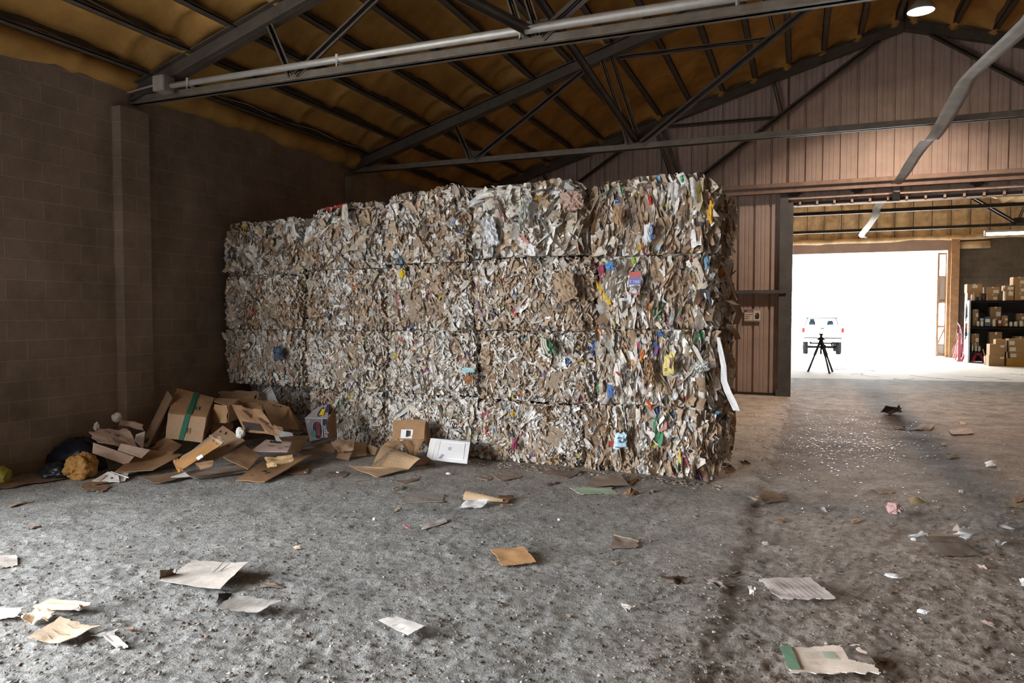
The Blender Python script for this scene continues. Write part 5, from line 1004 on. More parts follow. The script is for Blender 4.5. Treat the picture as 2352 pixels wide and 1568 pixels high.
o, A = scrap('torn_cardboard', 'dark folded torn board near the wide doorway', CB, [[(2024, 940, .05), (2056, 934, .10), (2078, 946, .02), (2030, 950)], [(2020, 946, .02), (2034, 932, .16), (2056, 936, .12), (2040, 948, .02)], [(2048, 940, .10), (2066, 928, .16), (2072, 938, .08), (2056, 944, .04)]], card_mat('dark_soiled_board', (.26, .21, .17), dirt=(.08, .06, .05), amount=.8), seed=90, torn=(.12, .12, .15, .1), wob=.02)
for k, (q, m_, lb) in enumerate([([(2174, 984), (2232, 983, .02), (2238, 997), (2180, 999)], GR_BRN, 'brown flat board on the far right dirt'), ([(2118, 972), (2148, 974, .02), (2140, 988), (2086, 989)], GR_BRN, 'grey brown board beyond the glinting chips'), ([(2050, 976), (2080, 978, .03), (2082, 988), (2054, 986)], K_DULL, 'dull scrap left of the grey brown board'),
        ([(2204, 968), (2220, 967, .03), (2222, 974), (2206, 975)], TANB, 'small pale scrap beyond the brown flat board'), ([(2166, 1042), (2198, 1040, .02), (2206, 1050), (2176, 1054)], card_mat('dusty_brown', (.26, .21, .17)), 'dusty brown board below the glinting chips'), ([(2154, 1016), (2170, 1014, .01), (2180, 1022), (2164, 1024)], TANB, 'small tan scrap at the edge of the glinting chips'),
        ([(2248, 1424), (2262, 1422, .015), (2290, 1434), (2278, 1438)], card_mat('pinkish_shred', (.46, .33, .28)), 'thin pinkish shred at the front right'), ([(2244, 1297), (2262, 1295, .03), (2268, 1306), (2250, 1306)], card_mat('pale_pink_scrap', (.52, .40, .34)), 'small pale pinkish scrap below the dark brown sheet'),
        ([(1747, 1245), (1762, 1241, .03), (1770, 1252), (1752, 1254)], card_mat('grey_tan_scrap', (.36, .31, .27)), 'small grey scrap on the dirt ridge'), ([(1785, 1190), (1800, 1187, .03), (1815, 1196), (1795, 1200)], K_DULL, 'small dull shred on the dirt track'),
        ([(1880, 1163), (1896, 1166, .02), (1902, 1176), (1890, 1174)], card_mat('greyish_shred', (.42, .38, .37)), 'greyish shred behind the light tan chip'), ([(1995, 1121), (2050, 1122, .015), (2062, 1131), (2030, 1133)], TANB, 'long dusty scrap before the glinting chips'), ([(2320, 1136), (2360, 1132, .02), (2360, 1150), (2330, 1156)], K_BROWN, 'brown board cut by the right edge of the floor'),
        ([(2300, 1160), (2360, 1156), (2360, 1166), (2312, 1164)], card_mat('olive_board', (.30, .25, .14)), 'olive tan strip below the brown board at the right edge'), ([(2200, 1126), (2214, 1125, .01), (2212, 1131), (2202, 1130)], W_CARD, 'tiny white scrap left of the olive strip'), ([(2342, 1330), (2360, 1325, .05), (2360, 1350), (2348, 1345)], W_CARD, 'white scrap at the right edge of the floor'),
        ([(1660, 1072), (1680, 1066, .05), (1694, 1080, .01), (1668, 1088)], K_DULL, 'dark shredded clump at the foot of the free end'), ([(1696, 1058), (1712, 1056, .03), (1727, 1065), (1704, 1066)], card_mat('dark_shred', (.13, .10, .08)), 'dark shred in the shade beside the stack'), ([(905, 1172), (920, 1165, .03), (925, 1170), (902, 1176)], TANB, 'small curled scrap before the long flat grey board'),
        ([(1145, 1158), (1178, 1156, .01), (1180, 1162), (1150, 1164)], TANB, 'small torn scrap right of the bright white paper'), ([(905, 1104), (962, 1096, .005), (966, 1100), (930, 1112)], GR_BRN, 'brown grey flat board below the salad carton'), ([(905, 1118), (930, 1115), (930, 1124), (905, 1128)], GR_BRN, 'small brown grey board near the long flat grey one'),
        ([(738, 1087), (798, 1083), (803, 1087), (790, 1097)], GR_BRN, 'grey board left of the salad carton flap'), ([(812, 1102), (842, 1098, .02), (850, 1102), (815, 1106)], TANB, 'narrow scrap below the salad carton flap'), ([(2, 1163), (60, 1150, .01), (82, 1150), (20, 1166)], TANB, 'long narrow scrap at the left before the heap'),
        ([(60, 1208), (92, 1203, .02), (98, 1208), (64, 1216)], GR_BRN, 'dark thin shred left of the grey board on the floor'), ([(252, 1420), (278, 1417, .04), (282, 1428), (256, 1430)], G_DARK, 'small grey clod right of the peach cluster'), ([(296, 1440), (310, 1438, .05), (312, 1448), (298, 1449)], K_DULL, 'small dark block right of the pale bent strip'),
        ([(1298, 1412), (1316, 1408, .02), (1322, 1415), (1304, 1418)], TANB, 'small torn crumb near the front middle'), ([(672, 1256), (690, 1252, .03), (692, 1260), (676, 1261)], card_mat('peach_crumb', (.52, .38, .27)), 'tiny peach crumb left of the tan square')]):
    scrap('cardboard_scrap', lb, CB if 'white' not in lb else 'paper', [q], m_, seed=80+k, torn=(.12, .12, .12, .12), wob=.01, n=7, mm_=6)
for k, (x, y, sx, lb) in enumerate([(2052, 1322, .05, 'white plastic shred on the right floor below the dark sheet'), (1030, 1087, .03, 'tiny white paper bit before the white box'), (2098, 1238, .02, 'tiny white bit near the dirty clear film'), (700, 1086, .02, 'small pale blue bit before the long slotted panel'), (776, 1085, .022, 'white paper bit on the grey board by the salad carton'), (859, 1192, .014, 'tiny white bit left of the curved grey board'), (1284, 1193, .013, 'tiny white bit left of the board with the torn rim'), (2120, 1404, .03, 'pale scrap on the right floor below the light ridged board')]):
    lump('paper_bit', lb, 'paper', P(x, y, z=.012), (sx, sx*.6, .012), mat('paper_bit_colour', (.72, .74, .76), .6), .5, 3, k+20, n=3, group='scraps strewn over the floor')

# flattened cardboard box leaning on the free end of the stack
fc = thing('flattened_carton', 'flattened brown carton with pale tape leaning on the free end of the stack', 'carton', P(1680, 1050, z=0), None)
A = [P(1664, 945, Y=8.5), P(1694, 935, Y=8.7), P(1684, 1032, Y=8.45), P(1650, 1066, Y=8.1)]
b = MB(); b.sheet(patch(A, 12, 10, wob=.02, seed=3, torn=(.1, .08, .05, 0)), .008); b.build('panel', card_mat('orange_brown_board', (.30, .175, .08)), fc)
b = MB(); b.sheet(patch([P(1662, 1000, Y=8.15), P(1688, 978, Y=8.4), P(1690, 986, Y=8.4), P(1665, 1010, Y=8.15)], 6, 4, wob=.004), .004); b.build('tape', TANB, fc)

# uncountable litter: pale chips glinting on the dirt track and crumbs everywhere
def litter(name, label, pts, smin, smax, cols, seed, mt=None):
    mt = mt or m_paper
    rg = np.random.RandomState(seed); n = len(pts); pts = np.array(pts)
    a = rg.uniform(0, 2*PI, n); s = np.exp(rg.uniform(math.log(smin), math.log(smax), n)); asp = rg.uniform(.4, 1, n); tl = rg.uniform(-.5, .5, (n, 4))*(1 if mt is m_paper else .25)
    ca_, sa_ = np.cos(a), np.sin(a); cs = [(-1, -1), (1, -1), (1, 1), (-1, 1)]; V = np.zeros((n, 4, 3))
    z = floor_h(pts[:, 0], pts[:, 1])
    for i, (u, v) in enumerate(cs):
        u = u*rg.uniform(.6, 1, n)*s/2; v = v*rg.uniform(.6, 1, n)*s*asp/2
        V[:, i, 0] = pts[:, 0]+u*ca_-v*sa_; V[:, i, 1] = pts[:, 1]+u*sa_+v*ca_; V[:, i, 2] = z+.004+np.abs(tl[:, i])*s*.5
    V2 = V - np.array([0, 0, .0015]); A_ = np.concatenate([V, V2], 1).reshape(-1, 3); b0 = np.arange(n)[:, None]*8
    F = np.concatenate([b0+np.array([f]) for f in ((0, 1, 2, 3), (7, 6, 5, 4), (0, 4, 5, 1), (1, 5, 6, 2), (2, 6, 7, 3), (3, 7, 4, 0))], 0)
    K = np.array(cols)[rg.randint(len(cols), size=n)]*rg.uniform(.75, 1.05, (n, 1))
    o = mesh_obj(name, A_, F, mt, col=np.repeat(K, 8, axis=0), base=False); tag(o, label, 'litter', kind='stuff'); return o
m_gloss = paper_mat('glossy_chips'); g_ = m_gloss.node_tree.nodes['Principled BSDF']; g_.inputs['Roughness'].default_value = .32; g_.inputs['Specular IOR Level'].default_value = .5
rg = np.random.RandomState(9); pts = []
while len(pts) < 1300:
    x, y = rg.uniform(1740, 2352), rg.uniform(905, 1180); d = math.exp(-((x-1930)/150)**2-((y-1000)/55)**2)
    if rg.rand() < d + .05: pts.append(P(x, y, z=0)[:2])
litter('pale_chips', 'pale paper chips glinting on the dirt track', pts, .008, .032, [(.45, .45, .45), (.38, .36, .34), (.34, .30, .26), (.55, .56, .58)], 4, m_gloss)
pts = [P(rg.uniform(-60, 2400), 900 + 700*rg.rand()**1.3, z=0)[:2] for _ in range(9000)]
pts = [p for p in pts if WX+.1 < p[0] < 9 and not (p[0] < -.7 and p[1] > 7.1) and p[1] < 18]
litter('floor_crumbs', 'fine paper crumbs and dirt spread over the whole floor', pts, .008, .030, [(.30, .27, .24), (.20, .16, .13), (.13, .10, .085), (.42, .39, .36), (.50, .48, .45), (.16, .12, .10), (.28, .20, .14)], 5)
pts = [face_pt(rg.uniform(1080, 1660), 1100)[:2] - np.array([0, abs(rg.normal(0, .12))+.05]) for _ in range(420)]
litter('stack_crumbs', 'small shreds fallen along the foot of the bales', pts, .015, .06, [(.5, .47, .42), (.34, .24, .16), (.26, .2, .16), (.6, .58, .55)], 6)
# ------------------------------------------------------------------ far room behind the wide doorway
DX0, DX1, DZ = -2.2, 5.15, 3.93
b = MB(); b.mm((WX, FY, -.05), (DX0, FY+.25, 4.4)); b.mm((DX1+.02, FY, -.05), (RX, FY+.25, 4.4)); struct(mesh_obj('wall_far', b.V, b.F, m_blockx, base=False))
b = MB(); b.mm((DX0-.2, FY-.05, DZ), (DX1+.26, FY+.15, 4.36)); struct(mesh_obj('door_2_lintel', b.V, b.F, mat('pinkish_lintel', (.34, .235, .19), .7, .2, 3), base=False))
b = MB(); b.mm((DX1, FY-.16, -.01), (DX1+.26, FY+.1, 4.38)); b.mm((DX1-.1, FY-.06, -.01), (DX1, FY+.1, DZ)); struct(mesh_obj('door_2_post', b.V, b.F, m_wood, base=False))
# half open framed door leaf
b = MB(); m_leaf = mat('leaf_timber', (.40, .27, .18), .7, .25, 5)
for x in (4.80, 5.06): b.mm((x-.035, FY+.16, 0), (x+.035, FY+.24, 3.86))
for z in (3.82, 2.97, 2.02, 1.12, .44, .05): b.mm((4.80, FY+.17, z-.035), (5.06, FY+.23, z+.035))
b.bar((4.83, FY+.2, .48), (5.05, FY+.2, 1.08), .05, .05); struct(mesh_obj('door_2_leaf', b.V, b.F, m_leaf, base=False))
b = MB(); b.mm((4.82, FY+.24, 2.02), (5.05, FY+.25, 2.97)); b.mm((4.82, FY+.24, .02), (5.05, FY+.25, .44)); struct(mesh_obj('door_2_panel', b.V, b.F, mat('grey_sheet', (.45, .46, .47), .5), base=False))
# foam covered gable with dark stud lines
xs = np.arange(WX, RX, .07); zs = np.linspace(0, 1, 26); X, T = np.meshgrid(xs, zs, indexing='ij'); Zt = 4.08+.30*np.where(X < RIDGE, X-WX, 2*RIDGE-X-WX)+.42
Z = 4.36+(Zt-4.36)*T; sd_d = np.abs(((X-.25) % .61)-.30); Yg = FY+.05 - .10*np.exp(-((sd_d-.30)/.05)**2)*0 + .10*np.exp(-((.305-sd_d)/.045)**2) + .12*noise2(X*2.3, Z*2.5) + .05*noise2(X*7, Z*7)
n, m = X.shape; a = (np.arange(n-1)[:, None]*m + np.arange(m-1)[None]).reshape(-1)
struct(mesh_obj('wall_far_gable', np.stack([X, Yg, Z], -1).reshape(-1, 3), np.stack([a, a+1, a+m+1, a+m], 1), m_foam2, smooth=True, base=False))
b = MB()
for k in range(-4, 16):
    xk = .25+.61*k; b.mm((xk-.014, FY-.075, 4.40), (xk+.014, FY-.02, zr(xk)+.35))
struct(mesh_obj('wall_far_studs', b.V, b.F, mat('foamed_stud', (.12, .085, .05), .8), base=False))
pts = [(x, FY-.07+.04*noise2(np.array([x*2.]), np.array([3.]))[0], 4.38+.05*noise2(np.array([x*1.3]), np.array([6.]))[0]) for x in np.arange(-3, RX, .15)]
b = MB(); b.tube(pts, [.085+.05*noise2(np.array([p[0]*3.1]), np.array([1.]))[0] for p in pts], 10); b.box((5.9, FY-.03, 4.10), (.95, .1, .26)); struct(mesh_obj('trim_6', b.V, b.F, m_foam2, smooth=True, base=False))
# foam ceiling of the far room
Vs, Fs, o0 = [], [], 0
for s in (-1, 1):
    xs = np.arange(WX-.2, RIDGE+.05, .1); ys_ = np.arange(EY+.1, FY+.3, .2); X, Y = np.meshgrid(xs, ys_, indexing='ij'); dd = np.min(np.abs(X[..., None]-np.array(PURL)), axis=2)
    Z = 4.08+.30*(X-WX)+.42-.16*np.exp(-(dd/.08)**2)-.05*noise2(X*2, Y*2); X = X if s < 0 else 2*RIDGE-X; n, m = X.shape; a = (np.arange(n-1)[:, None]*m+np.arange(m-1)[None]).reshape(-1)
    Vs.append(np.stack([X, Y, Z], -1).reshape(-1, 3)); Fs.append(np.stack([a, a+1, a+m+1, a+m], 1)+o0); o0 += n*m
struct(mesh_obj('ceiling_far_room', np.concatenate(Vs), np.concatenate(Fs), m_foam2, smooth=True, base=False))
truss(19.6, 'first roof truss beyond the wide doorway, with a white strap over it'); truss(24.05, 'second roof truss beyond the doorway, carrying the fluorescent lamp')
# cracks in the pale slab
rg = np.random.RandomState(4); b = MB()
for x, y in ((1835, 838), (1900, 846), (1955, 860), (1985, 850), (2090, 862), (2150, 868), (2215, 864), (2290, 872), (2060, 868), (2320, 858)):
    p = P(x, y, z=-.011); pts = [p]
    for k in range(5): pts.append(pts[-1]+np.array([rg.uniform(-.15, .35), rg.uniform(-.5, .3), 0]))
    for q, r_ in zip(pts[:-1], pts[1:]): b.bar(q, r_, .018, .004)
struct(mesh_obj('floor_far_room_cracks', b.V, b.F, m_crack, base=False))
fl = thing('fluorescent_lamp', 'long lit fluorescent lamp hanging beneath the second far truss', 'lamp', (6.1, 24.0, 3.80))
b = MB(); b.mm((4.85, 23.93, 3.90), (7.3, 24.07, 3.96)); b.build('housing', m_white, fl); b = MB(); b.tube([(4.9, 24.0, 3.865), (7.25, 24.0, 3.865)], .045, 12); b.build('tube', mat('lit_tube', (1, 1, .9), .4, emit=(1, .93, .72, 14)), fl)
for x in (4.87, 7.28): b = MB(); b.mm((x-.02, 23.95, 3.82), (x+.02, 24.05, 3.91)); b.build('end_cap', m_white, fl)
ribbon('hanging_strap', [P(2025, 462, Y=18.6), P(2014, 478, Y=19.2), P(2012, 492, Y=19.55), P(2004, 506, Y=20.2), P(1990, 525, Y=22.0), P(1979, 540, Y=23.6), P(1986, 546, Y=24.0)], .17, mat('white_strap', (.62, .61, .58), .6), 'white strap hanging over the first truss beyond the doorway', 'strap')

# warning sign on the siding
sg = thing('warning_sign', 'small white warning sign with a dark head symbol on the tan siding', 'sign', (-.855, EY-.036, 1.47))
S = [(-1.02, EY-.036, 1.712), (-.70, EY-.036, 1.712), (-.70, EY-.036, 1.468), (-1.02, EY-.036, 1.468)]
b = MB(); b.mm((-1.02, EY-.040, 1.468), (-.70, EY-.028, 1.712)); b.build('plate', mat('sign_white', (.62, .56, .53), .5), sg)
S = [np.array(p)+(0, -.004, 0) for p in S]; m_sg = mat('sign_ink', (.13, .07, .06), .6)
decal('header_band', S, .03, .53, .05, .24, m_sg, sg, .002); decal('header_text', S, .16, .50, .11, .19, mat('sign_text', (.5, .42, .40), .6), sg, .004)
strokes('sign_frame', S, [[(.02, .04), (.98, .04), (.98, .94), (.02, .94), (.02, .04)], [(.535, .05), (.535, .93)]], .0025, m_sg, sg, .002)
lines = [[(.06+.045*k, .42+.02*(k % 2)), (.09+.045*k, .40+.03*(k % 3))] for k in range(10)] + [[(.06+.045*k, .58+.02*(k % 2)), (.09+.045*k, .56+.03*(k % 3))] for k in range(7)] + [[(.06+.045*k, .74+.02*(k % 2)), (.09+.045*k, .72+.03*(k % 3))] for k in range(6)]
strokes('sign_lettering', S, lines, .0045, m_sg, sg, .002)
b = MB(); pr_ = [(.66, .78), (.67, .62), (.63, .58), (.66, .50), (.66, .40), (.70, .33), (.77, .30), (.85, .32), (.89, .40), (.90, .55), (.88, .78)]
b.poly([on(S, u, v, .003) for u, v in pr_], .001, (0, -1, 0)); b.build('head_symbol', m_dark, sg); strokes('earpiece', S, [[(.72+.05*math.cos(t), .47+.07*math.sin(t)) for t in np.linspace(0, 2*PI, 10)]], .004, mat('sign_grey', (.35, .34, .33), .6), sg, .005)

# black tripod on the pale slab
tr = thing('tripod', 'black tripod standing on the pale slab beyond the doorway', 'tripod', P(1885, 855, z=0))
hub = P(1886, 778, Y=21.4)
for f in ((1856, 853), (1905, 857), (1912, 853)):
    q = P(f[0], f[1], z=-.005); mid_ = hub*.5+q*.5; b = MB(); b.bar(hub+(0, 0, -.01), mid_, .055, .04); b.bar(mid_, q, .04, .028); b.box(q+(0, 0, .012), (.05, .05, .03)); b.build('leg', m_black, tr)
b = MB(); b.tube([hub+(0, 0, .10), hub+(0, 0, -.42)], .022, 10); b.build('centre_column', m_black, tr); b = MB(); b.lathe([(.09, -.03), (.10, .0), (.07, .03), (.03, .05), (.03, .10), (.05, .11), (.05, .14), (0, .15)], hub, 14); b.build('head', m_black, tr)
b = MB(); b.bar(hub+(0, 0, .12), hub+(-.07, -.1, .15), .015, .015); b.build('pan_handle', m_black, tr)

# shelving unit with cartons, jars and cans
m_sh = mat('dark_shelf', (.045, .042, .045), .5); m_shs = mat('door_lit_shelf_side', (.45, .52, .58), .4)  # left side panel coloured pale for the door light falling on it
SX0, SY0, SY1 = 5.20, 27.55, 28.25
su = thing('shelving_unit', 'dark metal shelving unit against the far block wall', 'shelving', (6.6, SY0, 0))
b = MB(); b.mm((SX0, SY0, 0), (SX0+.02, SY1, 2.04)); b.mm((SX0, SY0-.005, 0), (SX0+.045, SY0+.02, 2.05)); b.build('side_panel', m_shs, su); b = MB(); b.mm((8.1, SY0, 0), (8.12, SY1, 2.04)); b.build('side_panel', m_sh, su)
for z in (2.03, 1.185, .36): b = MB(); b.mm((SX0+.02, SY0, z-.03), (8.1, SY1, z)); b.mm((SX0+.02, SY0, z-.045), (8.1, SY0+.01, z)); b.build('shelf', m_sh, su)
b = MB(); b.mm((SX0+.02, SY1-.015, 0), (8.1, SY1, 2.03)); b.build('back_panel', m_sh, su)
def shelf_z(y): return 2.032 if y < 700 else 1.187 if y < 760 else .362
CART = card_mat('carton_kraft', (.38, .235, .12), amount=.25); CARTD = card_mat('carton_kraft_dull', (.30, .195, .115), amount=.3); PLAB = mat('cream_label', (.66, .62, .52), .6)
def carton(x0, x1, y0, y1, label, Y=SY0+.05, z=None, depth=.42, m_=CART, lab=(.55, .95, .45, .85), group='cartons on and beside the shelves', tape=True):
    a, c = P(x0, y1, Y=Y), P(x1, y0, Y=Y); zb = z if z is not None else a[2]; h_ = c[2]-a[2]
    t = thing('carton', label, 'carton', ((a[0]+c[0])/2, Y+depth/2, zb), group)
    bb = MB(); bb.mm((a[0], Y, zb+.001), (c[0], Y+depth, zb+h_-.001)); o = bb.build('carton_body', m_, t)
    bm = bmesh.new(); bm.from_mesh(o.data); bmesh.ops.bevel(bm, geom=bm.edges[:], offset=.006, segments=2, affect='EDGES'); bm.to_mesh(o.data); bm.free()
    Aq = [(a[0], Y-.001, zb+h_), (c[0], Y-.001, zb+h_), (c[0], Y-.001, zb), (a[0], Y-.001, zb)]
    if lab: decal('label', Aq, *lab, PLAB, t, .003)
    if tape: decal('tape', Aq, .42, .58, 0, .14, PLAB, t, .002)
    return zb+h_
def stack(rows, Y, z0, **kw):
    z = z0
    for (x0, x1, y0, y1, lb, k) in rows: z = carton(x0, x1, y0, y1, lb, Y=Y, z=z, **{**kw, **k})
T = 2.032
stack([(2222, 2250, 672, 690, 'lower plain carton at the left end of the top shelf', dict(lab=None)), (2221, 2256, 651, 672, 'upper carton with a yellowish label at the left end of the top shelf', dict(lab=(.35, .70, .12, .45)))], SY0+.16, T)
stack([(2268, 2292, 675, 690, 'lower small carton second from the left on the top shelf', {}), (2264, 2296, 658, 675, 'upper small carton with a white lit side on the top shelf', {})], SY0+.1, T)
stack([(2311, 2329, 667, 690, 'lower narrow carton left of the tallest stack on the top shelf', dict(lab=(.3, .9, .1, .5))), (2308, 2330, 655, 667, 'upper narrow carton left of the tallest stack on the top shelf', dict(lab=(.3, .9, .3, .85)))], SY0+.1, T)
stack([(2331, 2356, 672, 690, 'bottom carton of the tallest stack on the top shelf', {}), (2331, 2356, 654, 672, 'middle carton of the tallest stack on the top shelf', {}), (2327, 2356, 635, 654, 'topmost carton of the tallest stack on the top shelf', {})], SY0+.08, T)
D = dict(m_=CARTD)
stack([(2234, 2247, 729, 747, 'lower carton at the left end of the middle shelf', dict(lab=None, **D)), (2234, 2248, 708, 729, 'upper carton at the left end of the middle shelf', D)], SY0+.2, 1.187)
stack([(2274, 2300, 728, 747, 'lower reddish carton in the middle of the middle shelf', dict(lab=None, **D)), (2274, 2300, 702, 728, 'big carton in the middle of the middle shelf', D)], SY0+.2, 1.187)
stack([(2302, 2315, 735, 747, 'small bottom carton right of the red box on the middle shelf', D), (2301, 2315, 722, 735, 'small top carton right of the red box on the middle shelf', D)], SY0+.06, 1.187)
stack([(2335, 2356, 733, 747, 'lower carton at the right end of the middle shelf', D), (2335, 2356, 717, 733, 'upper carton at the right end of the middle shelf', D)], SY0+.25, 1.187)
stack([(2262, 2275, 725, 747, 'blue box with a white label on the middle shelf', dict(m_=mat('blue_carton', (.07, .13, .24), .6), lab=(.08, .92, .22, .55), tape=False))], SY0+.05, 1.187)
stack([(2250, 2261, 728, 747, 'dusty teal box left of the blue box on the middle shelf', dict(m_=mat('teal_carton', (.10, .15, .17), .6), lab=(.1, .8, .05, .3), tape=False))], SY0+.15, 1.187)
stack([(2292, 2301, 732, 747, 'red and cream box on the middle shelf', dict(m_=mat('red_carton', (.25, .05, .04), .6), lab=(.1, .9, .05, .5), tape=False))], SY0+.05, 1.187)
stack([(2232, 2249, 788, 806, 'lower carton at the left end of the lowest shelf', dict(lab=None, **D)), (2231, 2249, 766, 788, 'upper carton at the left end of the lowest shelf', D)], SY0+.2, .362)
stack([(2273, 2302, 761, 806, 'big dim carton on the lowest shelf', dict(lab=(.6, .95, .35, .5), **D))], SY0+.15, .362); stack([(2331, 2356, 770, 806, 'dim carton at the right end of the lowest shelf', dict(lab=None, **D))], SY0+.15, .362)
YB = 26.1
stack([(2271, 2308, 815, 839, 'lower carton of the pair on the floor before the shelves', dict(lab=(.7, .95, .12, .32), tape=False)), (2273, 2309, 790, 815, 'upper carton of the pair on the floor before the shelves', dict(lab=(.7, .97, .06, .28), tape=False)), (2287, 2311, 779, 790, 'small open carton on top of the floor pair', dict(lab=None, depth=.3, tape=False))], YB, -.011)
stack([(2312, 2358, 824, 842, 'yellowish flat carton at the bottom of the right floor stack', dict(lab=None, tape=False, m_=card_mat('yellow_carton', (.42, .24, .06), amount=.25))), (2320, 2358, 811, 824, 'third flat carton of the right floor stack', dict(lab=(.02, .38, .2, .8), tape=False)), (2318, 2358, 797, 811, 'second flat carton of the right floor stack', dict(lab=(.02, .38, .2, .8), tape=False)), (2317, 2358, 781, 797, 'topmost flat carton of the right floor stack', dict(lab=(.02, .33, .3, .85), tape=False))], YB-.05, -.011)
def jar(xc, wpx, y0, y1, label, m_, Y=SY0+.04, cap=None):
    zb = shelf_z((y0+y1)/2); a, c = P(xc-wpx/2, y1, Y=Y), P(xc+wpx/2, y0, Y=Y); r = (c[0]-a[0])/2; h_ = c[2]-a[2]; ctr = ((a[0]+c[0])/2, Y+r, zb)
    t = thing('jar', label, 'jar', ctr, 'jars and cans on the shelves'); bb = MB(); bb.lathe([(r*.96, 0), (r, .01), (r, h_*.80), (r*.75, h_*.88), (r*.75, h_*.9)], ctr, 16); bb.build('jar_body', m_, t, True)
    bb = MB(); bb.lathe([(r*.8, h_*.88), (r*.8, h_), (0, h_)], ctr, 16); bb.build('lid', cap or m_, t, True)
m_jw = mat('cream_jar', (.62, .60, .52), .5); m_jp = mat('pinkish_jar', (.62, .48, .46), .5)
jar(2235, 9, 675, 690, 'pinkish jar on the top shelf before the left cartons', m_jp); jar(2246, 6, 679, 690, 'small dark jar with a white label on the top shelf', m_dark, cap=m_white); jar(2261, 13, 673, 690, 'shiny dark can right of the small jar on the top shelf', mat('dark_can', (.09, .05, .06), .15, metal=.5))
for xc, w_, y0, lb in ((2247, 7, 735, 'first white jar on the middle shelf, before the teal box'), (2256, 7, 735, 'second white jar on the middle shelf, before the teal box'), (2284, 8, 730, 'tall pale jar between the blue and red boxes'), (2323, 8, 736, 'first short white jar right of the small carton stack'), (2334, 9, 735, 'second short white jar right of the small carton stack'), (2347, 9, 733, 'pale jar at the right end of the middle shelf')): jar(xc, w_, y0, 747, lb, m_jw)
for xc, w_, y0, lb in ((2234, 4, 790, 'left pale bottle on the lowest shelf'), (2242, 6, 791, 'middle pale bottle on the lowest shelf'), (2250, 6, 794, 'right pale bottle on the lowest shelf')): jar(xc, w_, y0, 806, lb, mat('dim_bottle', (.40, .40, .37), .5))

# red jack stands, rods and tools beside the shelving
m_red = mat('red_tool_paint', (.42, .045, .06), .4); m_redp = mat('faded_red_paint', (.50, .14, .15), .5)
def jack(x, y, wpx, hpx, label):
    c = P(x, y, z=-.011); s = np.linalg.norm(P(x+wpx/2, y, Y=c[1])-P(x-wpx/2, y, Y=c[1])); h_ = P(x, y-hpx, Y=c[1])[2]
    t = thing('jack_stand', label, 'jack stand', c, 'red jack stands')
    top_ = c+(0, 0, h_*.72)
    for k, (dx, dy) in enumerate(((-1, -1), (1, -1), (1, 1), (-1, 1))): b = MB(); b.bar(top_+(dx*.03, dy*.03, 0), c+(dx*s*.5, dy*s*.45, .01), .05, .015, (0, 1, 0)); b.build('leg', m_red, t)
    b = MB(); b.lathe([(.075, h_*.62), (.06, h_*.8), (.05, h_*.84)], c, 12); b.build('collar', m_red, t, True); b = MB(); b.tube([c+(0, 0, h_*.5), c+(0, 0, h_*.95)], .03, 10); b.box(c+(0, 0, h_*.97), (.13, .08, .03)); b.build('ratchet_post', m_redp, t)
    b = MB(); b.bar(c+(-.1, -.05, h_*.72), c+(.0, -.02, h_*.8), .02, .03); b.build('release_lever', m_redp, t)
jack(2246, 832, 30, 33, 'red jack stand with splayed legs before the shelving unit'); jack(2217, 830, 20, 22, 'small red jack stand at the corner of the shelving unit')
for k, (x0, y0, x1, y1, r_, lb) in enumerate(((2189, 823, 2204, 768, .024, 'leftmost of the red rods leaning by the shelving unit'), (2194, 826, 2206, 766, .026, 'second red rod leaning by the shelving unit'), (2200, 827, 2208, 770, .024, 'third red rod leaning by the shelving unit'), (2213, 827, 2209, 778, .03, 'thick dark red rod nearest the shelving side'))):
    p, q = P(x0, y0, z=-.011), P(x1, y1, Y=28.3); b = MB(); b.tube([p, q], r_, 10); b.tube([q, q+(q-p)*.04], r_*1.3, 10); tag(b.build('pry_bar', m_redp if k < 3 else m_red, None, True), lb, 'rod', 'red rods beside the shelving')
b = MB(); pp = [P(x, y, Y=28.1) for x, y in ((2199, 741), (2204, 748), (2208, 762), (2209, 790))]; b.tube(pp, .018, 8); tag(b.build('bent_pipe', mat('pale_pipe', (.55, .45, .46), .4), None, True), 'pale bent pipe rising behind the red rods', 'pipe')
b = MB(); pp = [P(x, y, Y=27.9) for x, y in ((2198, 757), (2196, 775), (2202, 783), (2190, 800), (2188, 812), (2200, 818))]; b.tube(pp, .012, 7); tag(b.build('air_hose', mat('pink_hose', (.50, .32, .33), .5), None, True), 'thin pinkish hose looped around the red rods', 'hose')
hd = thing('hand_pump', 'red round hand pump held upright among the rods', 'pump', P(2203, 790, Y=28.0)*(1, 1, 0)); c = P(2203, 800, Y=28.0)*(1, 1, 0); b = MB(); b.lathe([(.09, 0), (.09, .03), (.05, .05), (.05, .85), (.06, .87), (.06, .95), (0, .95)], c, 14); b.build('pump_body', m_redp, hd, True); b = MB(); b.tube([c+(0, 0, .95), c+(0, 0, 1.12)], .012, 6); b.tube([c+(-.1, 0, 1.12), c+(.1, 0, 1.12)], .015, 6); b.build('pump_handle', m_red, hd)
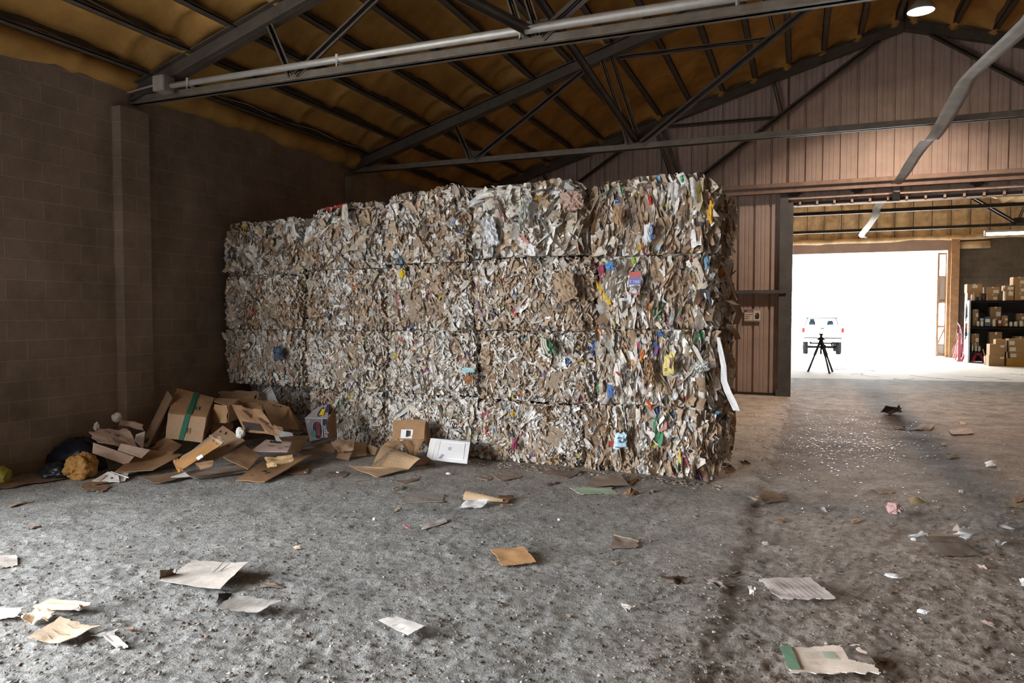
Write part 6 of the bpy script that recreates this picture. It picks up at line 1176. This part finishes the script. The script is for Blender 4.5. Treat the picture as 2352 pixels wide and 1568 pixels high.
for k, (x, y, l_, m_, lb) in enumerate(((2215, 712, .30, m_jw, 'white caulking gun hanging on the shelving side'), (2221, 718, .32, mat('dark_tool', (.08, .09, .10), .5), 'dark caulking gun hanging beside the white one'), (2219, 752, .30, mat('orange_tool', (.60, .22, .06), .5), 'orange handled tool hanging below the caulking guns'), (2222, 762, .26, m_dark, 'black tool hanging below the orange one'))):
    p = P(x, y, Y=27.7); p[0] = SX0-.045; t = thing('hanging_tool', lb, 'tool', p, 'tools hanging on the shelving side'); b = MB(); b.tube([p+(0, 0, -l_/2), p+(0, 0, l_/2)], .035, 10); b.build('tool_body', m_, t, True); b = MB(); b.tube([p+(0, 0, -l_/2), p+(0, .12, -l_/2-.12)], .016, 8); b.tube([p+(0, 0, l_/2), p+(-.02, .02, l_/2+.14)], .008, 6); b.build('tool_handle', m_dark, t)
bk_ = thing('paint_pail', 'small whitish pail with a stick before the shelving unit', 'pail', P(2267, 838, z=-.011)); c = P(2267, 838, z=-.011); b = MB(); b.lathe([(.075, 0), (.09, .28), (.085, .28), (.072, .02), (0, .02)], c, 16); b.build('pail_body', mat('pale_pail', (.62, .50, .46), .5), bk_, True); b = MB(); b.tube([c+(0, 0, .05), c+(-.12, 0, .50)], .012, 6); b.build('stick', m_wood, bk_)

# white pickup parked outside, seen from behind
TXC, TY, TG = .95, 33.0, -.165
tk = thing('pickup_truck', 'white pickup truck parked outside the far door, seen from behind', 'truck', (TXC, TY, TG))
m_tw = mat('white_car_paint', (.80, .80, .80), .25); m_gap = mat('deep_black', (.010, .011, .012), .9, spec=0); m_tyre = mat('tyre_rubber', (.024, .024, .025), .95, spec=0)
def tv(x, y, z): return (TXC+x, TY+y, z)
def bev(o, r=.03, s=3):
    bm = bmesh.new(); bm.from_mesh(o.data); bmesh.ops.bevel(bm, geom=bm.edges[:], offset=r, segments=s, affect='EDGES', clamp_overlap=True); bm.to_mesh(o.data); bm.free(); return o
b = MB(); b.mm(tv(-.80, .05, .42), tv(-.74, 2.0, 1.06)); b.mm(tv(.74, .05, .42), tv(.80, 2.0, 1.06)); b.mm(tv(-.76, .05, .50), tv(.76, 2.0, .56)); b.build('cargo_bed', m_tw, tk)
o = bev((lambda b: (b.mm(tv(-.73, 0, .58), tv(.73, .07, 1.08)), b.build('tailgate', m_tw, tk))[1])(MB()), .02)
b = MB(); b.mm(tv(-.09, -.012, .955), tv(.06, .01, .985)); b.build('tailgate_handle', m_gap, o)
b = MB()
for k in range(8): b.tube([tv(.22+.055*k, -.004, .80), tv(.235+.055*k, -.004, .86 if k in (0, 4) else .83), tv(.26+.055*k, -.004, .80)], .007, 5)
b.build('script_badge', mat('faint_violet', (.028, .020, .034), .9, spec=0), o)
cab = [(-.80, .95), (-.80, 1.08), (-.64, 1.42), (-.58, 1.44), (.58, 1.44), (.64, 1.42), (.80, 1.08), (.80, .95)]
b = MB(); n = len(cab); b.add([tv(x, 2.05, z) for x, z in cab]+[tv(x*.98, 3.6, z if z < 1.1 else z-.02) for x, z in cab], [(i, (i+1) % n, (i+1) % n+n, i+n) for i in range(n)])
wi = [(-.66, 1.09), (-.56, 1.385), (.56, 1.385), (.66, 1.09)]; fr = [(-.80, .95), (-.80, 1.08), (-.64, 1.42), (-.58, 1.44), (.58, 1.44), (.64, 1.42), (.80, 1.08), (.80, .95)]
b.add([tv(*p) for p in ((-.80, 2.05, .95), (.80, 2.05, .95), (.80, 2.05, 1.09), (-.80, 2.05, 1.09), (-.66, 2.05, 1.09), (-.56, 2.05, 1.385), (-.62, 2.05, 1.43), (.56, 2.05, 1.385), (.66, 2.05, 1.09), (.62, 2.05, 1.43))], [(0, 1, 2, 3), (3, 4, 5, 6), (5, 7, 9, 6), (7, 8, 2, 9)])
b.mm(tv(-.80, 3.6, -.0+.35), tv(.80, 4.9, 1.0)); b.mm(tv(-.80, 2.05, .35), tv(.80, 3.6, .97)); b.build('cab', m_tw, tk)
b = MB(); b.mm(tv(-.66, 2.02, 1.37), tv(.66, 2.06, 1.405)); b.bar(tv(-.68, 2.04, 1.08), tv(-.57, 2.04, 1.39), .035, .035, (0, 1, 0)); b.bar(tv(.68, 2.04, 1.08), tv(.57, 2.04, 1.39), .035, .035, (0, 1, 0)); b.mm(tv(-.3, 2.03, 1.075), tv(.3, 2.06, 1.09)); b.build('window_trim', mat('blue_grey_trim', (.014, .019, .022), .9, spec=0), tk)
gl = bpy.data.materials.new('window_glass'); gl.use_nodes = True; g_ = gl.node_tree.nodes['Principled BSDF']; g_.inputs['Base Color'].default_value = (.8, .9, .92, 1); g_.inputs['Transmission Weight'].default_value = 1; g_.inputs['Roughness'].default_value = 0; g_.inputs['IOR'].default_value = 1.03
b = MB(); b.poly([tv(-.66, 2.05, 1.09), tv(.66, 2.05, 1.09), tv(.56, 2.05, 1.385), tv(-.56, 2.05, 1.385)], .006, (0, -1, 0)); b.build('rear_window', gl, tk)
for s in (-1, 1):
    b = MB(); b.mm(tv(s*.38-.13, 2.6, .9), tv(s*.38+.13, 2.72, 1.24)); b.mm(tv(s*.38-.10, 2.6, 1.22), tv(s*.38+.10, 2.70, 1.36 if s < 0 else 1.28)); bev(b.build('seat', mat('blue_grey_seat', (.07, .09, .10), .9, spec=0), tk), .02)
    b = MB(); b.mm(tv(s*.765-.05, -.01, .80), tv(s*.765+.05, .08, .98)); b.build('tail_lamp', mat('tail_lamp_red', (.22, .035, .03), .9, spec=0), tk)
    wc_ = tv(s*.66, .95, TG+.31); R_ = np.array([[0, 0, 1], [0, 1, 0], [-1, 0, 0]])
    b = MB(); b.lathe([(.16, -.10), (.27, -.10), (.31, -.07), (.31, .07), (.27, .10), (.16, .10)], wc_, 24, R_); w_o = b.build('wheel', m_tyre, tk, True); b = MB(); b.lathe([(0, -.06), (.16, -.08), (.16, .08), (0, .06)], wc_, 18, R_); b.build('rim', m_galv, w_o)
    wc_ = tv(s*.66, 3.75, TG+.31); b = MB(); b.lathe([(.16, -.10), (.27, -.10), (.31, -.07), (.31, .07), (.27, .10), (.16, .10)], wc_, 24, R_); w_o = b.build('wheel', m_tyre, tk, True)
    b = MB(); b.mm(tv(s*.90-.07, 3.4, 1.08), tv(s*.90+.07, 3.46, 1.2)); b.bar(tv(s*.80, 3.45, 1.08), tv(s*.90, 3.43, 1.12), .03, .03); b.build('side_mirror', m_tw, tk)
o = bev((lambda b: (b.mm(tv(-.78, -.14, .40), tv(.78, -.02, .55)), b.build('rear_bumper', mat('chrome_bumper', (.6, .6, .6), .25, metal=.6), tk))[1])(MB()), .02)
b = MB(); b.mm(tv(-.25, -.15, .41), tv(-.12, -.135, .52)); b.mm(tv(.12, -.15, .41), tv(.28, -.135, .52)); b.build('bumper_plate', mat('plate_grey', (.5, .5, .54), .5), o)
b = MB(); b.mm(tv(-.74, -.03, .552), tv(.74, .0, .58)); b.build('bumper_gap_shade', m_gap, tk)  # black strip stands in for the shade between tailgate and bumper
b = MB(); b.tube([tv(-.6, .95, TG+.31), tv(.6, .95, TG+.31)], .05, 10); b.lathe([(.0, -.13), (.10, -.10), (.13, 0), (.10, .10), (0, .13)], tv(.05, .95, TG+.31), 14); b.build('rear_axle', m_gap, tk)
b = MB(); b.tube([tv(.35, -.05, .22), tv(.40, .8, .24), tv(.40, 2, .26)], .035, 8); b.mm(tv(-.5, .2, .30), tv(-.42, 3, .38)); b.mm(tv(.42, .2, .30), tv(.5, 3, .38)); b.mm(tv(-.5, .35, .30), tv(.5, .42, .36)); b.build('chassis', mat('underbody', (.014, .014, .015), .9, spec=0), tk)
